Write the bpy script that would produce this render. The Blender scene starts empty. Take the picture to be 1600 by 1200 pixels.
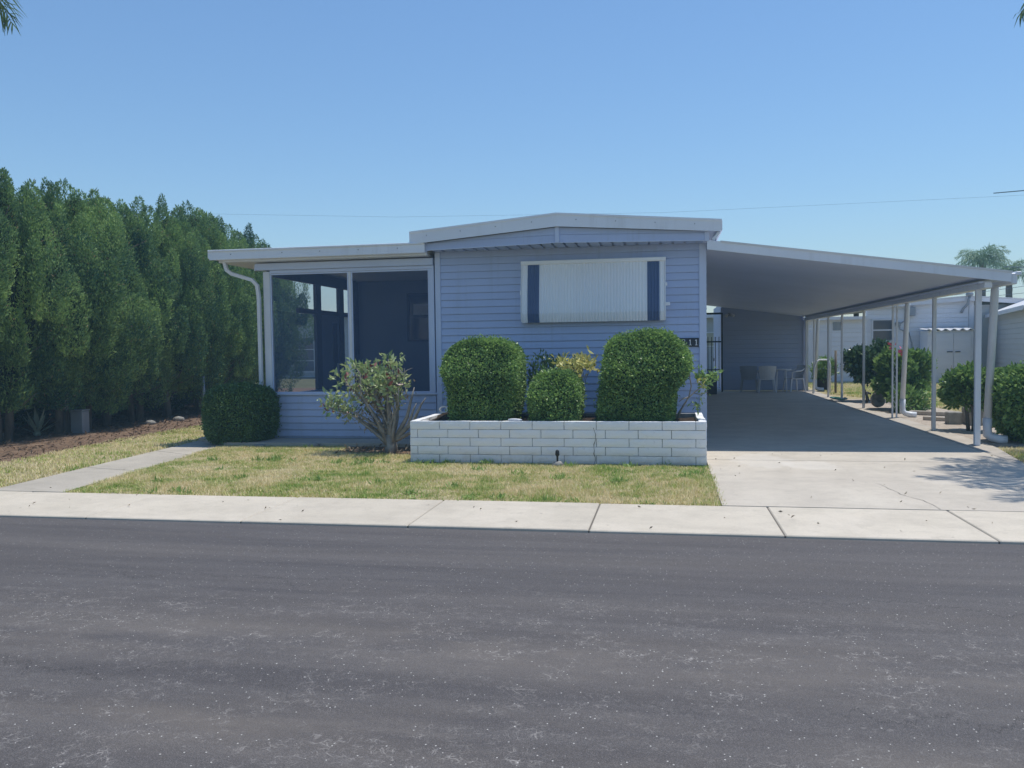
import bpy, math, random
import numpy as np
from mathutils import Vector, Matrix
rnd = random.Random(7)
rng = np.random.default_rng(7)
sc = bpy.context.scene
COL = sc.collection
R = math.radians

# ------------------------------------------------------------------ camera
cam_d = bpy.data.cameras.new('camera')
cam = bpy.data.objects.new('camera', cam_d)
COL.objects.link(cam)
sc.camera = cam
cam_d.sensor_width = 36.0
cam_d.lens = 29.25
cam_d.clip_start = 0.05
cam_d.clip_end = 2000
PIT, YAW, ROLL = R(2.4558), R(10.4835), 0.0135
fw = Vector((-math.sin(YAW) * math.cos(PIT), math.cos(YAW) * math.cos(PIT), -math.sin(PIT)))
r0 = Vector((math.cos(YAW), math.sin(YAW), 0))
u0 = r0.cross(fw)
rt = r0 * math.cos(ROLL) - u0 * math.sin(ROLL)
up = r0 * math.sin(ROLL) + u0 * math.cos(ROLL)
cm = Matrix.Identity(4)
for i in range(3):
    cm[i][0], cm[i][1], cm[i][2] = rt[i], up[i], -fw[i]
cm[0][3], cm[1][3], cm[2][3] = 0, 0, 1.5
cam.matrix_world = cm

# ------------------------------------------------------------------ sky, sun, exposure
SUN = Vector((0.22, 0.20, 1.0)).normalized()
EL = math.asin(SUN.z)
AZ = math.atan2(SUN.x, SUN.y)
world = bpy.data.worlds.new('World')
sc.world = world
world.use_nodes = True
wn = world.node_tree
bg = wn.nodes['Background']
sky = wn.nodes.new('ShaderNodeTexSky')
sky.sky_type = 'NISHITA'
sky.sun_disc = False
sky.sun_elevation = EL
sky.sun_rotation = AZ
sky.air_density = 1.4
sky.dust_density = 0.0
sky.ozone_density = 9.5
wn.links.new(sky.outputs[0], bg.inputs[0])
bg.inputs[1].default_value = 0.105
sl = bpy.data.lights.new('sun', 'SUN')
sl.energy = 3.2
sl.angle = R(0.53)
sl.color = (1.0, 0.955, 0.88)
so = bpy.data.objects.new('sun', sl)
COL.objects.link(so)
so.rotation_euler = SUN.to_track_quat('Z', 'Y').to_euler()
so.location = (0, 0, 30)
sc.view_settings.view_transform = 'Standard'
sc.view_settings.look = 'None'
sc.view_settings.exposure = 0.32
sc.view_settings.gamma = 1.0
sc.view_settings.use_curve_mapping = False
sc.render.engine = 'CYCLES'
sc.cycles.max_bounces = 8
sc.cycles.transparent_max_bounces = 12

# ------------------------------------------------------------------ node helpers
class NT:
    def __init__(s, name):
        s.m = bpy.data.materials.new(name)
        s.m.use_nodes = True
        s.t = s.m.node_tree
        s.b = s.t.nodes['Principled BSDF']
        s.out = s.t.nodes['Material Output']
        s.tc = None
    def n(s, typ, **kw):
        x = s.t.nodes.new('ShaderNode' + typ)
        for k, v in kw.items():
            setattr(x, k, v)
        return x
    def l(s, a, b):
        s.t.links.new(a, b)
    def co(s, scale=(1, 1, 1), world=True):
        if world:
            src = s.n('NewGeometry').outputs['Position']
        else:
            src = s.n('TexCoord').outputs['Object']
        mp = s.n('Mapping')
        mp.inputs['Scale'].default_value = scale
        s.l(src, mp.inputs['Vector'])
        return mp.outputs[0]
    def noise(s, co, scale, detail=4, rough=.55, dist=0):
        x = s.n('TexNoise')
        s.l(co, x.inputs['Vector'])
        x.inputs['Scale'].default_value = scale
        x.inputs['Detail'].default_value = detail
        x.inputs['Roughness'].default_value = rough
        x.inputs['Distortion'].default_value = dist
        return x.outputs['Fac']
    def vor(s, co, scale, feature='F1', out='Distance', rand=1):
        x = s.n('TexVoronoi', feature=feature)
        s.l(co, x.inputs['Vector'])
        x.inputs['Scale'].default_value = scale
        x.inputs['Randomness'].default_value = rand
        return x.outputs[out]
    def ramp(s, f, stops):
        x = s.n('ValToRGB')
        while len(x.color_ramp.elements) < len(stops):
            x.color_ramp.elements.new(0.5)
        for e, (p, c) in zip(x.color_ramp.elements, stops):
            e.position = p
            if not isinstance(c, (tuple, list)):
                c = (c, c, c)
            e.color = (*c, 1)
        s.l(f, x.inputs[0])
        return x.outputs[0]
    def mix(s, f, a, b, mode='MIX'):
        x = s.n('Mix', data_type='RGBA', blend_type=mode)
        for v, i in ((f, x.inputs[0]), (a, x.inputs[6]), (b, x.inputs[7])):
            if isinstance(v, (int, float)):
                i.default_value = v
            elif isinstance(v, tuple):
                i.default_value = (*v, 1)
            else:
                s.l(v, i)
        return x.outputs[2]
    def math(s, op, a, b=0.0, clamp=False):
        x = s.n('Math', operation=op, use_clamp=clamp)
        for v, i in ((a, x.inputs[0]), (b, x.inputs[1])):
            if isinstance(v, (int, float)):
                i.default_value = v
            else:
                s.l(v, i)
        return x.outputs[0]
    def bump(s, h, strength, dist=.01):
        x = s.n('Bump')
        x.inputs['Strength'].default_value = strength
        x.inputs['Distance'].default_value = dist
        s.l(h, x.inputs['Height'])
        s.l(x.outputs[0], s.b.inputs['Normal'])
    def set(s, rough=.6, spec=.5, metal=0):
        s.b.inputs['Roughness'].default_value = rough
        s.b.inputs['Specular IOR Level'].default_value = spec
        s.b.inputs['Metallic'].default_value = metal

def plain(name, c, c2=None, scale=3.0, rough=.6, spec=.4, bumpv=0, bscale=60, metal=0, co=(1, 1, 1), var=0.0, world=True):
    s = NT(name)
    s.set(rough, spec, metal)
    if c2 is None:
        c2 = tuple(x * .88 for x in c)
    k = s.co(co, world)
    f = s.noise(k, scale, 6, .6)
    colr = s.ramp(f, [(.35, c), (.68, c2)])
    if var:
        ri = s.n('ObjectInfo').outputs['Random']
        v = s.math('ADD', s.math('MULTIPLY', ri, 2 * var), 1 - var)
        hsv = s.n('HueSaturation')
        s.l(v, hsv.inputs['Value'])
        s.l(colr, hsv.inputs['Color'])
        colr = hsv.outputs[0]
    s.l(colr, s.b.inputs['Base Color'])
    if bumpv:
        s.bump(s.noise(k, bscale, 5, .65), bumpv, .01)
    return s.m

def weathered(name, c, dirt=(.25, .24, .22), rough=.5, spec=.35, var=.02, amt=.35, streak=14):
    s = NT(name)
    s.set(rough, spec)
    k = s.co((1, 1, 1))
    f = s.noise(s.co((.5, .5, 1.5)), 1.3, 5, .6)
    col_ = s.ramp(f, [(.3, c), (.7, tuple(x * .91 for x in c))])
    st = s.noise(s.co((streak, streak, .5)), 1.0, 5, .65)
    pt_ = s.noise(k, 1.1, 4, .6)
    m = s.math('MULTIPLY', s.ramp(st, [(.50, 0.0), (.74, 1.0)]), s.ramp(pt_, [(.40, 0.0), (.66, 1.0)]))
    col_ = s.mix(s.math('MULTIPLY', m, amt), col_, dirt)
    z = s.n('SeparateXYZ')
    s.l(k, z.inputs[0])
    low = s.math('MULTIPLY', s.math('SUBTRACT', .42, z.outputs[2], True), 1.6, True)
    low = s.math('MULTIPLY', low, s.noise(k, 6, 5, .7))
    col_ = s.mix(low, col_, dirt)
    if var:
        ri = s.n('ObjectInfo').outputs['Random']
        hsv = s.n('HueSaturation')
        s.l(s.math('ADD', s.math('MULTIPLY', ri, 2 * var), 1 - var), hsv.inputs['Value'])
        s.l(col_, hsv.inputs['Color'])
        col_ = hsv.outputs[0]
    s.l(col_, s.b.inputs['Base Color'])
    s.bump(s.noise(s.co((1.5, 1.5, 6)), 2.2, 3, .5), .12, .02)
    return s.m

def leafmat(name, dark, light, trans=.25, rough=.45, spec=.5, nscale=2.5, third=None, nw=1.2, off=.42):
    s = NT(name)
    s.set(rough, spec)
    g = s.n('NewGeometry')
    k = s.co((1, 1, 1))
    f = s.noise(k, nscale, 3, .6)
    r = g.outputs['Random Per Island']
    mixf = s.math('ADD', s.math('MULTIPLY', r, .65), s.math('SUBTRACT', s.math('MULTIPLY', f, nw), off), True)
    c = s.ramp(mixf, [(0.0, dark), (1.0, light)])
    if third:
        t = s.math('GREATER_THAN', r, third[1])
        c = s.mix(t, c, third[0])
    s.l(c, s.b.inputs['Base Color'])
    tr = s.n('BsdfTranslucent')
    s.l(c, tr.inputs[0])
    mx = s.n('MixShader')
    mx.inputs[0].default_value = trans
    s.l(s.b.outputs[0], mx.inputs[1])
    s.l(tr.outputs[0], mx.inputs[2])
    s.l(mx.outputs[0], s.out.inputs[0])
    return s.m

# ------------------------------------------------------------------ materials
SIDING = weathered('blue_vinyl_siding', (.455, .54, .76), (.24, .27, .31), .5, .35, .025, .30)
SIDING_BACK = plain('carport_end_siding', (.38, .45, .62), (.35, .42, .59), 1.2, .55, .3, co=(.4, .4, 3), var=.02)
TRIM = plain('painted_trim', (.56, .63, .80), (.52, .59, .76), 1.5, .45, .4)
WHITE = weathered('white_enamel', (.77, .81, .88), (.36, .36, .37), .42, .45, 0, .40, 9)
WHITEP = plain('white_post_enamel', (.76, .77, .80), (.64, .65, .68), 2.2, .42, .45, co=(1, 1, .5))
CEIL = plain('carport_pan_underside', (.62, .69, .86), (.57, .64, .80), .8, .5, .4)
ROOFW = plain('roof_coating', (.72, .72, .72), (.62, .62, .62), 1.5, .6, .3)
FRAME_DK = plain('bronze_frame', (.06, .065, .08), None, 3, .5, .4)
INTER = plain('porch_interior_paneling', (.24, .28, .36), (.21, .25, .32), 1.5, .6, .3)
BLACKM = plain('black_iron', (.012, .012, .014), None, 3, .5, .5)
GREYM = plain('galvanised_grey', (.30, .32, .35), (.24, .26, .29), 5, .45, .5, metal=.3)
PLAST = plain('white_plastic', (.62, .64, .68), (.55, .57, .62), 3, .4, .5)
BLUEST = plain('blue_stripe_paint', (.10, .15, .28), (.085, .13, .25), 3, .45, .4)
AWNW = plain('awning_white', (.92, .93, .95), (.86, .875, .91), 1.2, .42, .45, co=(1, 1, .3))
SIGNBK = plain('sign_navy', (.012, .017, .035), None, 3, .4, .5)
SIGNWH = plain('sign_numeral_white', (.75, .76, .78), None, 3, .4, .5)
BARK = plain('grey_bark', (.20, .17, .14), (.10, .085, .07), 8, .85, .2, .6, 40, co=(1, 1, .3), world=False)
BARKP = plain('pale_bark', (.36, .34, .30), (.22, .20, .175), 12, .8, .2, .5, 50)
DARKCORE = plain('inner_shade_dark', (.03, .045, .022), (.02, .03, .016), 20, .9, .1)  # shade inside foliage, painted as a near-black green
NWHITE = plain('neighbour_white_siding', (.72, .73, .77), (.67, .68, .72), 1.2, .5, .35, co=(.5, .5, 3), var=.02)
NTRIM = plain('neighbour_trim', (.68, .69, .73), None, 2, .5, .4)
NGREY = plain('neighbour_grey_siding', (.52, .54, .55), (.48, .50, .51), 1.2, .55, .3, co=(.5, .5, 3), var=.02)
TERRA = plain('dark_pot', (.03, .028, .03), None, 4, .5, .4)
STONE = plain('weathered_stone', (.36, .35, .32), (.22, .21, .19), 9, .85, .2, .7, 30)
HOSE = plain('green_hose_rubber', (.02, .16, .13), (.015, .12, .10), 6, .45, .5)
PINK = plain('pink_petals', (.70, .12, .20), (.75, .22, .28), 9, .6, .3)
LAMPG = plain('clear_lamp_glass', (.55, .57, .6), None, 3, .15, .5)
WIRE = plain('wire_black', (.16, .19, .23), None, 3, .6, .3)

def glass_mat():
    s = NT('dark_window_glass')
    s.set(.08, .6)
    s.b.inputs['Base Color'].default_value = (.035, .045, .065, 1)
    return s.m
GLASS = glass_mat()

def screen_mat(name, fac, col):
    s = NT(name)
    s.set(.8, .1)
    s.b.inputs['Base Color'].default_value = (*col, 1)
    tr = s.n('BsdfTransparent')
    mx = s.n('MixShader')
    mx.inputs[0].default_value = fac
    s.l(tr.outputs[0], mx.inputs[1])
    s.l(s.b.outputs[0], mx.inputs[2])
    s.l(mx.outputs[0], s.out.inputs[0])
    return s.m
SCREEN = screen_mat('charcoal_insect_screen', .34, (.09, .145, .29))
SCREEN2 = screen_mat('side_insect_screen', .22, (.07, .09, .14))

def brick_mat():
    s = NT('white_painted_slump_block')
    s.set(.65, .3)
    k = s.co((1, 1, 1))
    f = s.noise(k, 2.3, 5, .6)
    c = s.ramp(f, [(.3, (.90, .90, .91)), (.7, (.83, .835, .85))])
    w = s.noise(k, 22, 6, .7)
    c = s.mix(s.ramp(w, [(.60, 0.0), (.72, .35)]), c, (.40, .40, .41))
    # rain-splash dirt near the ground
    z = s.n('SeparateXYZ')
    s.l(s.n('NewGeometry').outputs['Position'], z.inputs[0])
    d = s.math('MULTIPLY', s.math('SUBTRACT', .22, z.outputs[2], True), 4.0, True)
    d = s.math('MULTIPLY', d, s.noise(k, 7, 5, .7))
    c = s.mix(d, c, (.28, .25, .21))
    s.l(c, s.b.inputs['Base Color'])
    s.bump(s.math('ADD', s.noise(k, 38, 6, .7), s.noise(k, 9, 5, .7)), .6, .012)
    return s.m
BRICK = brick_mat()
CRACKM = plain('crack_dark', (.17, .155, .135), None, 5, .9, .1)
MORTAR = plain('painted_mortar', (.36, .37, .39), (.20, .21, .22), 9, .8, .2, .5, 60)

def concrete(name, c1, c2, c3, var=.05, patch=False):
    s = NT(name)
    s.set(.8, .25)
    k = s.co((1, 1, 1))
    f = s.noise(k, .9, 6, .62)
    c = s.ramp(f, [(.3, c1), (.5, c2), (.72, c3)])
    g = s.noise(k, 45, 5, .7)
    c = s.mix(s.ramp(g, [(.35, .0), (.75, .28)]), c, tuple(x * .62 for x in c1))
    sp = s.noise(k, 5.5, 6, .75)
    c = s.mix(s.ramp(sp, [(.54, 0.0), (.72, .50)]), c, tuple(x * .62 for x in c2))
    sq_ = s.noise(k, 1.7, 7, .72)
    c = s.mix(s.ramp(sq_, [(.44, 0.0), (.66, .55)]), c, tuple(x * .72 for x in c2))
    sp2 = s.noise(s.co((.25, 1, 1)), 3.5, 5, .7)
    c = s.mix(s.ramp(sp2, [(.52, 0.0), (.72, .35)]), c, tuple(x * .70 for x in c2))
    # dark pin-head aggregate
    vd = s.vor(k, 55)
    c = s.mix(s.ramp(vd, [(.10, .35), (.16, 0.0)]), c, (.12, .11, .10))
    vb = s.n('TexVoronoi'); s.l(k, vb.inputs['Vector']); vb.inputs['Scale'].default_value = 4.5
    pc = s.n('SeparateColor'); s.l(vb.outputs['Color'], pc.inputs[0])
    spot = s.math('MULTIPLY', s.math('LESS_THAN', vb.outputs['Distance'], .06), s.math('GREATER_THAN', pc.outputs[0], .72))
    c = s.mix(s.math('MULTIPLY', spot, .6), c, tuple(x * .38 for x in c2))
    if patch:   # pale washed patches on the apron
        for (px, py, sx, sy) in ((1.35, 11.3, .42, .75), (1.9, 10.9, .36, .42)):
            mp = s.n('Mapping')
            mp.inputs['Location'].default_value = (-px / sx, -py / sy, 0)
            mp.inputs['Scale'].default_value = (1 / sx, 1 / sy, 0)
            wob = s.n('TexNoise')
            wob.inputs['Scale'].default_value = 3
            s.l(k, wob.inputs['Vector'])
            vm = s.n('VectorMath', operation='MULTIPLY_ADD')
            s.l(wob.outputs['Color'], vm.inputs[0])
            vm.inputs[1].default_value = (.25, .25, 0)
            s.l(k, vm.inputs[2])
            s.l(vm.outputs[0], mp.inputs['Vector'])
            ln = s.n('VectorMath', operation='LENGTH')
            s.l(mp.outputs[0], ln.inputs[0])
            e = s.ramp(s.math('ADD', ln.outputs['Value'], s.math('MULTIPLY', s.math('SUBTRACT', s.noise(k, 5, 6, .7), .5), 1.2)), [(.75, .32), (1.1, 0.0)])
            c = s.mix(e, c, (.72, .675, .61))
    if var:
        ri = s.n('ObjectInfo').outputs['Random']
        hsv = s.n('HueSaturation')
        s.l(s.math('ADD', s.math('MULTIPLY', ri, 2 * var), 1 - var), hsv.inputs['Value'])
        s.l(c, hsv.inputs['Color'])
        c = hsv.outputs[0]
    s.l(c, s.b.inputs['Base Color'])
    s.bump(s.math('ADD', g, s.noise(k, 160, 3, .6)), .35, .004)
    return s.m
CONC = concrete('sidewalk_concrete', (.66, .59, .49), (.62, .555, .455), (.56, .50, .405), .045)
CONCD = concrete('driveway_concrete', (.62, .56, .47), (.575, .515, .43), (.51, .455, .385), .015, True)
CONCP = concrete('path_concrete', (.54, .49, .415), (.49, .445, .375), (.41, .37, .31), .03)
CONCS = concrete('strip_concrete', (.56, .50, .43), (.50, .45, .385), (.42, .375, .32), .03)

def asphalt():
    s = NT('worn_asphalt')
    s.set(.75, .22)
    k = s.co((1, 1, 1))
    st = s.co((.10, 1, 1))
    big = s.noise(st, 1.6, 5, .6)
    c = s.ramp(big, [(.32, (.092, .082, .080)), (.55, (.118, .105, .099)), (.75, (.155, .138, .125))])
    fine = s.noise(k, 130, 4, .8)
    st2 = s.noise(s.co((.06, 1, 1)), 5.5, 5, .65)
    c = s.mix(s.ramp(st2, [(.40, 0.0), (.66, .50)]), c, (.185, .168, .158))
    c = s.mix(s.ramp(fine, [(.30, .75), (.62, 0.0)]), c, (.034, .034, .040))
    gr = s.noise(k, 260, 2, .6)
    c = s.mix(s.ramp(gr, [(.54, 0.0), (.72, .6)]), c, (.27, .26, .26))
    # brownish worn band along the wheel track
    sep = s.n('SeparateXYZ')
    s.l(k, sep.inputs[0])
    Y = sep.outputs[1]
    X = sep.outputs[0]
    wob = s.math('MULTIPLY', s.math('SUBTRACT', s.noise(s.co((.22, .22, 1)), 1, 4, .6), .5), 1.3)
    Yw = s.math('ADD', Y, wob)
    def band(c0, w):
        d = s.math('ABSOLUTE', s.math('SUBTRACT', Yw, c0))
        return s.math('SUBTRACT', 1.0, s.math('DIVIDE', d, w), True)
    patch = s.ramp(s.noise(s.co((.5, 1.4, 1)), 1.3, 6, .7), [(.40, 0.0), (.62, 1.0)])
    tint = s.math('MULTIPLY', s.math('ADD', band(4.0, .55), band(3.05, .4), True), patch)
    c = s.mix(s.math('MULTIPLY', tint, .40), c, (.22, .19, .16))
    # fine crazing: pale thread-like cracks, only in worn bands
    wp = s.n('TexNoise')
    wp.inputs['Scale'].default_value = 9
    wp.inputs['Detail'].default_value = 5
    s.l(k, wp.inputs['Vector'])
    vm = s.n('VectorMath', operation='MULTIPLY_ADD')
    s.l(wp.outputs['Color'], vm.inputs[0])
    vm.inputs[1].default_value = (.10, .10, 0)
    s.l(k, vm.inputs[2])
    e1 = s.vor(vm.outputs[0], 17, 'DISTANCE_TO_EDGE')
    e2 = s.vor(vm.outputs[0], 42, 'DISTANCE_TO_EDGE')
    lines = s.math('ADD', s.ramp(e1, [(.012, 1.0), (.045, 0.0)]), s.math('MULTIPLY', s.ramp(e2, [(.02, 1.0), (.06, 0.0)]), .7), True)
    zone = s.math('ADD', s.math('ADD', band(4.2, 1.0), band(2.6, 1.1), True), .06, True)
    brk = s.ramp(s.noise(s.co((1, 1.6, 1)), 2.4, 8, .78), [(.46, 0.0), (.60, 1.0)])
    brk2 = s.ramp(s.noise(k, 16, 4, .75), [(.46, 0.0), (.58, 1.0)])
    m = s.math('MULTIPLY', s.math('MULTIPLY', lines, zone), s.math('MULTIPLY', brk, brk2))
    c = s.mix(s.math('MULTIPLY', m, .80), c, (.44, .41, .38))
    # white specks of shell and grit
    v = s.n('TexVoronoi')
    s.l(k, v.inputs['Vector'])
    v.inputs['Scale'].default_value = 48
    pick = s.n('SeparateColor')
    s.l(v.outputs['Color'], pick.inputs[0])
    sp = s.math('MULTIPLY', s.math('LESS_THAN', v.outputs['Distance'], .17), s.math('GREATER_THAN', pick.outputs[0], .88))
    c = s.mix(s.math('MULTIPLY', sp, .9), c, (.62, .60, .56))
    # long dark transverse cracks
    for y0, sx, seed in ((5.15, .35, 3.0), (3.55, .28, 11.0)):
        mp = s.n('Mapping')
        mp.inputs['Location'].default_value = (seed, seed, 0)
        mp.inputs['Scale'].default_value = (1, 0, 0)
        s.l(k, mp.inputs['Vector'])
        w = s.math('MULTIPLY', s.math('SUBTRACT', s.noise(mp.outputs[0], 1.1, 9, .72), .5), 1.5)
        d = s.math('ABSOLUTE', s.math('SUBTRACT', s.math('SUBTRACT', Y, w), y0))
        on = s.ramp(s.noise(mp.outputs[0], .45, 2, .5), [(.44, 0.0), (.52, 1.0)])
        c = s.mix(s.math('MULTIPLY', s.ramp(d, [(.002, .5), (.009, 0.0)]), on), c, (.012, .012, .014))
    s.l(c, s.b.inputs['Base Color'])
    s.l(s.ramp(big, [(.3, .55), (.7, .72)]), s.b.inputs['Roughness'])
    s.bump(s.math('SUBTRACT', s.math('ADD', fine, s.math('MULTIPLY', gr, .6)), s.math('MULTIPLY', m, .8)), .55, .006)
    return s.m
ASPH = asphalt()

def soil(name, a, b, c3, sc1=6.0):
    s = NT(name)
    s.set(.95, .1)
    k = s.co((1, 1, 1))
    f = s.noise(k, sc1, 8, .75)
    c = s.ramp(f, [(.3, a), (.52, b), (.72, c3)])
    g = s.noise(k, 60, 5, .8)
    c = s.mix(s.ramp(g, [(.52, 0.0), (.70, .6)]), c, c3)
    s.l(c, s.b.inputs['Base Color'])
    s.bump(s.math('ADD', f, g), .8, .02)
    return s.m
LAWNSOIL = soil('dry_lawn_thatch', (.26, .22, .11), (.42, .36, .21), (.55, .47, .31))
MULCH = soil('leaf_mulch', (.09, .062, .044), (.19, .125, .085), (.38, .28, .20))
DIRT = soil('pale_dirt', (.33, .27, .22), (.48, .41, .34), (.60, .54, .46))
POTSOIL = soil('planter_soil', (.025, .02, .015), (.05, .036, .026), (.12, .085, .06))
FARG = soil('far_ground', (.10, .12, .05), (.16, .16, .08), (.22, .19, .11), .6)

def grassmat():
    s = NT('grass_blades')
    s.set(.6, .25)
    k = s.co((1, 1, 1))
    g = s.n('NewGeometry').outputs['Random Per Island']
    p = s.noise(k, 1.15, 5, .68)
    q = s.noise(k, 6, 3, .6)
    p2 = s.noise(k, .55, 3, .6)
    f = s.math('ADD', s.math('ADD', s.math('MULTIPLY', p, 1.7), s.math('ADD', s.math('MULTIPLY', q, .8), s.math('MULTIPLY', p2, .9))), s.math('SUBTRACT', s.math('MULTIPLY', g, .45), 1.46), True)
    c = s.ramp(f, [(.06, (.19, .34, .06)), (.24, (.38, .46, .12)), (.42, (.60, .56, .24)), (.62, (.78, .67, .41))])
    s.l(c, s.b.inputs['Base Color'])
    tr = s.n('BsdfTranslucent')
    s.l(c, tr.inputs[0])
    mx = s.n('MixShader')
    mx.inputs[0].default_value = .25
    s.l(s.b.outputs[0], mx.inputs[1])
    s.l(tr.outputs[0], mx.inputs[2])
    s.l(mx.outputs[0], s.out.inputs[0])
    return s.m
GRASS = grassmat()
CEDAR = leafmat('cedar_spray', (.035, .11, .07), (.31, .46, .14), .3, .6, .25, 1.1, third=((.34, .27, .15), .985), nw=2.6, off=1.12)
HEDGEL = leafmat('boxwood_leaf', (.05, .13, .04), (.38, .57, .16), .35, .42, .5, 3)
HEDGE_D = leafmat('dark_hedge_leaf', (.05, .11, .045), (.19, .32, .10), .28, .38, .5, 2)
SHRUBL = leafmat('shrub_leaf', (.09, .19, .06), (.32, .48, .13), .32, .38, .5, 2)
SHRUBDK = leafmat('glossy_dark_leaf', (.035, .08, .045), (.12, .21, .08), .2, .28, .6, 2)
DESL = leafmat('desert_rose_leaf', (.17, .28, .10), (.60, .68, .34), .28, .4, .5, 2, third=((.22, .07, .06), .93))
DRYL = leafmat('dry_curled_leaf', (.16, .12, .08), (.42, .36, .26), .15, .6, .3, 5)
YELL = leafmat('variegated_leaf', (.36, .38, .07), (.90, .82, .34), .25, .4, .4, 6)
PALML = leafmat('palm_leaflet', (.06, .12, .05), (.18, .28, .10), .25, .4, .5, 2)
PALMF = leafmat('far_palm_leaflet', (.12, .21, .13), (.30, .42, .24), .2, .5, .3, 2)

# ------------------------------------------------------------------ object helpers
W = {}
def tag(o, label=None, cat=None, group=None, kind=None):
    if label: o['label'] = label
    if cat: o['category'] = cat
    if group: o['group'] = group
    if kind: o['kind'] = kind
    return o
def thing(name, label, cat, loc=(0, 0, 0), rz=0, group=None):
    o = bpy.data.objects.new(name, None)
    COL.objects.link(o)
    o.empty_display_size = .2
    o.location = loc
    o.rotation_euler = (0, 0, rz)
    W[o.name] = Vector(loc)
    return tag(o, label, cat, group)
def link(name, me, parent=None, loc=(0, 0, 0), local=False):
    o = bpy.data.objects.new(name, me)
    COL.objects.link(o)
    loc = Vector(loc)
    if parent is not None:
        o.parent = parent
        o.location = loc if local else loc - W.get(parent.name, Vector())
    else:
        o.location = loc
    W[o.name] = loc
    return o
def mesh(name, V, F, mat, smooth=False):
    me = bpy.data.meshes.new(name)
    me.from_pydata([tuple(v) for v in V], [], F)
    me.materials.append(mat)
    if smooth:
        me.shade_smooth()
    me.update()
    return me
class MB:
    def __init__(s):
        s.v = []; s.f = []
    def add(s, V, F):
        b = len(s.v)
        s.v += [tuple(v) for v in V]
        s.f += [tuple(i + b for i in f) for f in F]
        return s
    def box(s, x0, x1, y0, y1, z0, z1):
        V = [(x0, y0, z0), (x1, y0, z0), (x1, y1, z0), (x0, y1, z0), (x0, y0, z1), (x1, y0, z1), (x1, y1, z1), (x0, y1, z1)]
        return s.add(V, [(0, 3, 2, 1), (4, 5, 6, 7), (0, 1, 5, 4), (1, 2, 6, 5), (2, 3, 7, 6), (3, 0, 4, 7)])
    def bbox(s, x0, x1, y0, y1, z0, z1, b=.006):
        # bevelled box: three crossed shells' hull (24 verts)
        xs = (x0, x0 + b, x1 - b, x1); ys = (y0, y0 + b, y1 - b, y1); zs = (z0, z0 + b, z1 - b, z1)
        V = []; idx = {}
        def vid(i, j, k):
            if (i, j, k) not in idx:
                idx[(i, j, k)] = len(V); V.append((xs[i], ys[j], zs[k]))
            return idx[(i, j, k)]
        F = []
        F.append([vid(1, 1, 0), vid(1, 2, 0), vid(2, 2, 0), vid(2, 1, 0)])
        F.append([vid(1, 1, 3), vid(2, 1, 3), vid(2, 2, 3), vid(1, 2, 3)])
        F.append([vid(1, 0, 1), vid(2, 0, 1), vid(2, 0, 2), vid(1, 0, 2)])
        F.append([vid(1, 3, 1), vid(1, 3, 2), vid(2, 3, 2), vid(2, 3, 1)])
        F.append([vid(0, 1, 1), vid(0, 1, 2), vid(0, 2, 2), vid(0, 2, 1)])
        F.append([vid(3, 1, 1), vid(3, 2, 1), vid(3, 2, 2), vid(3, 1, 2)])
        for a, A in ((1, 0), (2, 3)):
            for b_, B in ((1, 0), (2, 3)):
                F.append([vid(A, b_, 1), vid(A, b_, 2), vid(a, B, 2), vid(a, B, 1)])
                F.append([vid(A, 1, b_), vid(A, 2, b_), vid(a, 2, B), vid(a, 1, B)])
                F.append([vid(1, A, b_), vid(2, A, b_), vid(2, a, B), vid(1, a, B)])
                for c, Cc in ((1, 0), (2, 3)):
                    F.append([vid(A, b_, c), vid(a, B, c), vid(a, b_, Cc)])
        return s.add(V, [tuple(f) for f in F])
    def prism(s, poly, z0, z1):
        n = len(poly)
        V = [(p[0], p[1], z0) for p in poly] + [(p[0], p[1], z1) for p in poly]
        F = [tuple(range(n - 1, -1, -1)), tuple(range(n, 2 * n))]
        F += [(i, (i + 1) % n, n + (i + 1) % n, n + i) for i in range(n)]
        return s.add(V, F)
    def tube(s, pts, rad, n=8, cap=True):
        pts = [Vector(p) for p in pts]
        if not isinstance(rad, (list, tuple)):
            rad = [rad] * len(pts)
        V = []; F = []
        ref = None
        for i, p in enumerate(pts):
            t = (pts[min(i + 1, len(pts) - 1)] - pts[max(i - 1, 0)])
            t.normalize()
            if ref is None:
                ref = Vector((0, 0, 1)) if abs(t.z) < .9 else Vector((1, 0, 0))
            a = t.cross(ref)
            if a.length < 1e-4:
                a = t.orthogonal()
            a.normalize()
            b = t.cross(a); ref = a.cross(t)
            for k in range(n):
                th = 2 * math.pi * k / n + math.pi / n
                V.append(p + (a * math.cos(th) + b * math.sin(th)) * rad[i])
        for i in range(len(pts) - 1):
            for k in range(n):
                F.append((i * n + k, i * n + (k + 1) % n, (i + 1) * n + (k + 1) % n, (i + 1) * n + k))
        if cap:
            F.append(tuple(range(n - 1, -1, -1)))
            F.append(tuple((len(pts) - 1) * n + k for k in range(n)))
        return s.add(V, F)
    def lathe(s, prof, c=(0, 0, 0), n=20):
        V = []; F = []
        for r_, z in prof:
            for k in range(n):
                th = 2 * math.pi * k / n
                V.append((c[0] + r_ * math.cos(th), c[1] + r_ * math.sin(th), c[2] + z))
        m = len(prof)
        for i in range(m - 1):
            for k in range(n):
                F.append((i * n + k, i * n + (k + 1) % n, (i + 1) * n + (k + 1) % n, (i + 1) * n + k))
        F.append(tuple(range(n - 1, -1, -1)))
        F.append(tuple((m - 1) * n + k for k in range(n)))
        return s.add(V, F)
    def build(s, name, mat, parent=None, smooth=False, loc=(0, 0, 0), local=False):
        return link(name, mesh(name, s.v, s.f, mat, smooth), parent, loc, local)
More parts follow.
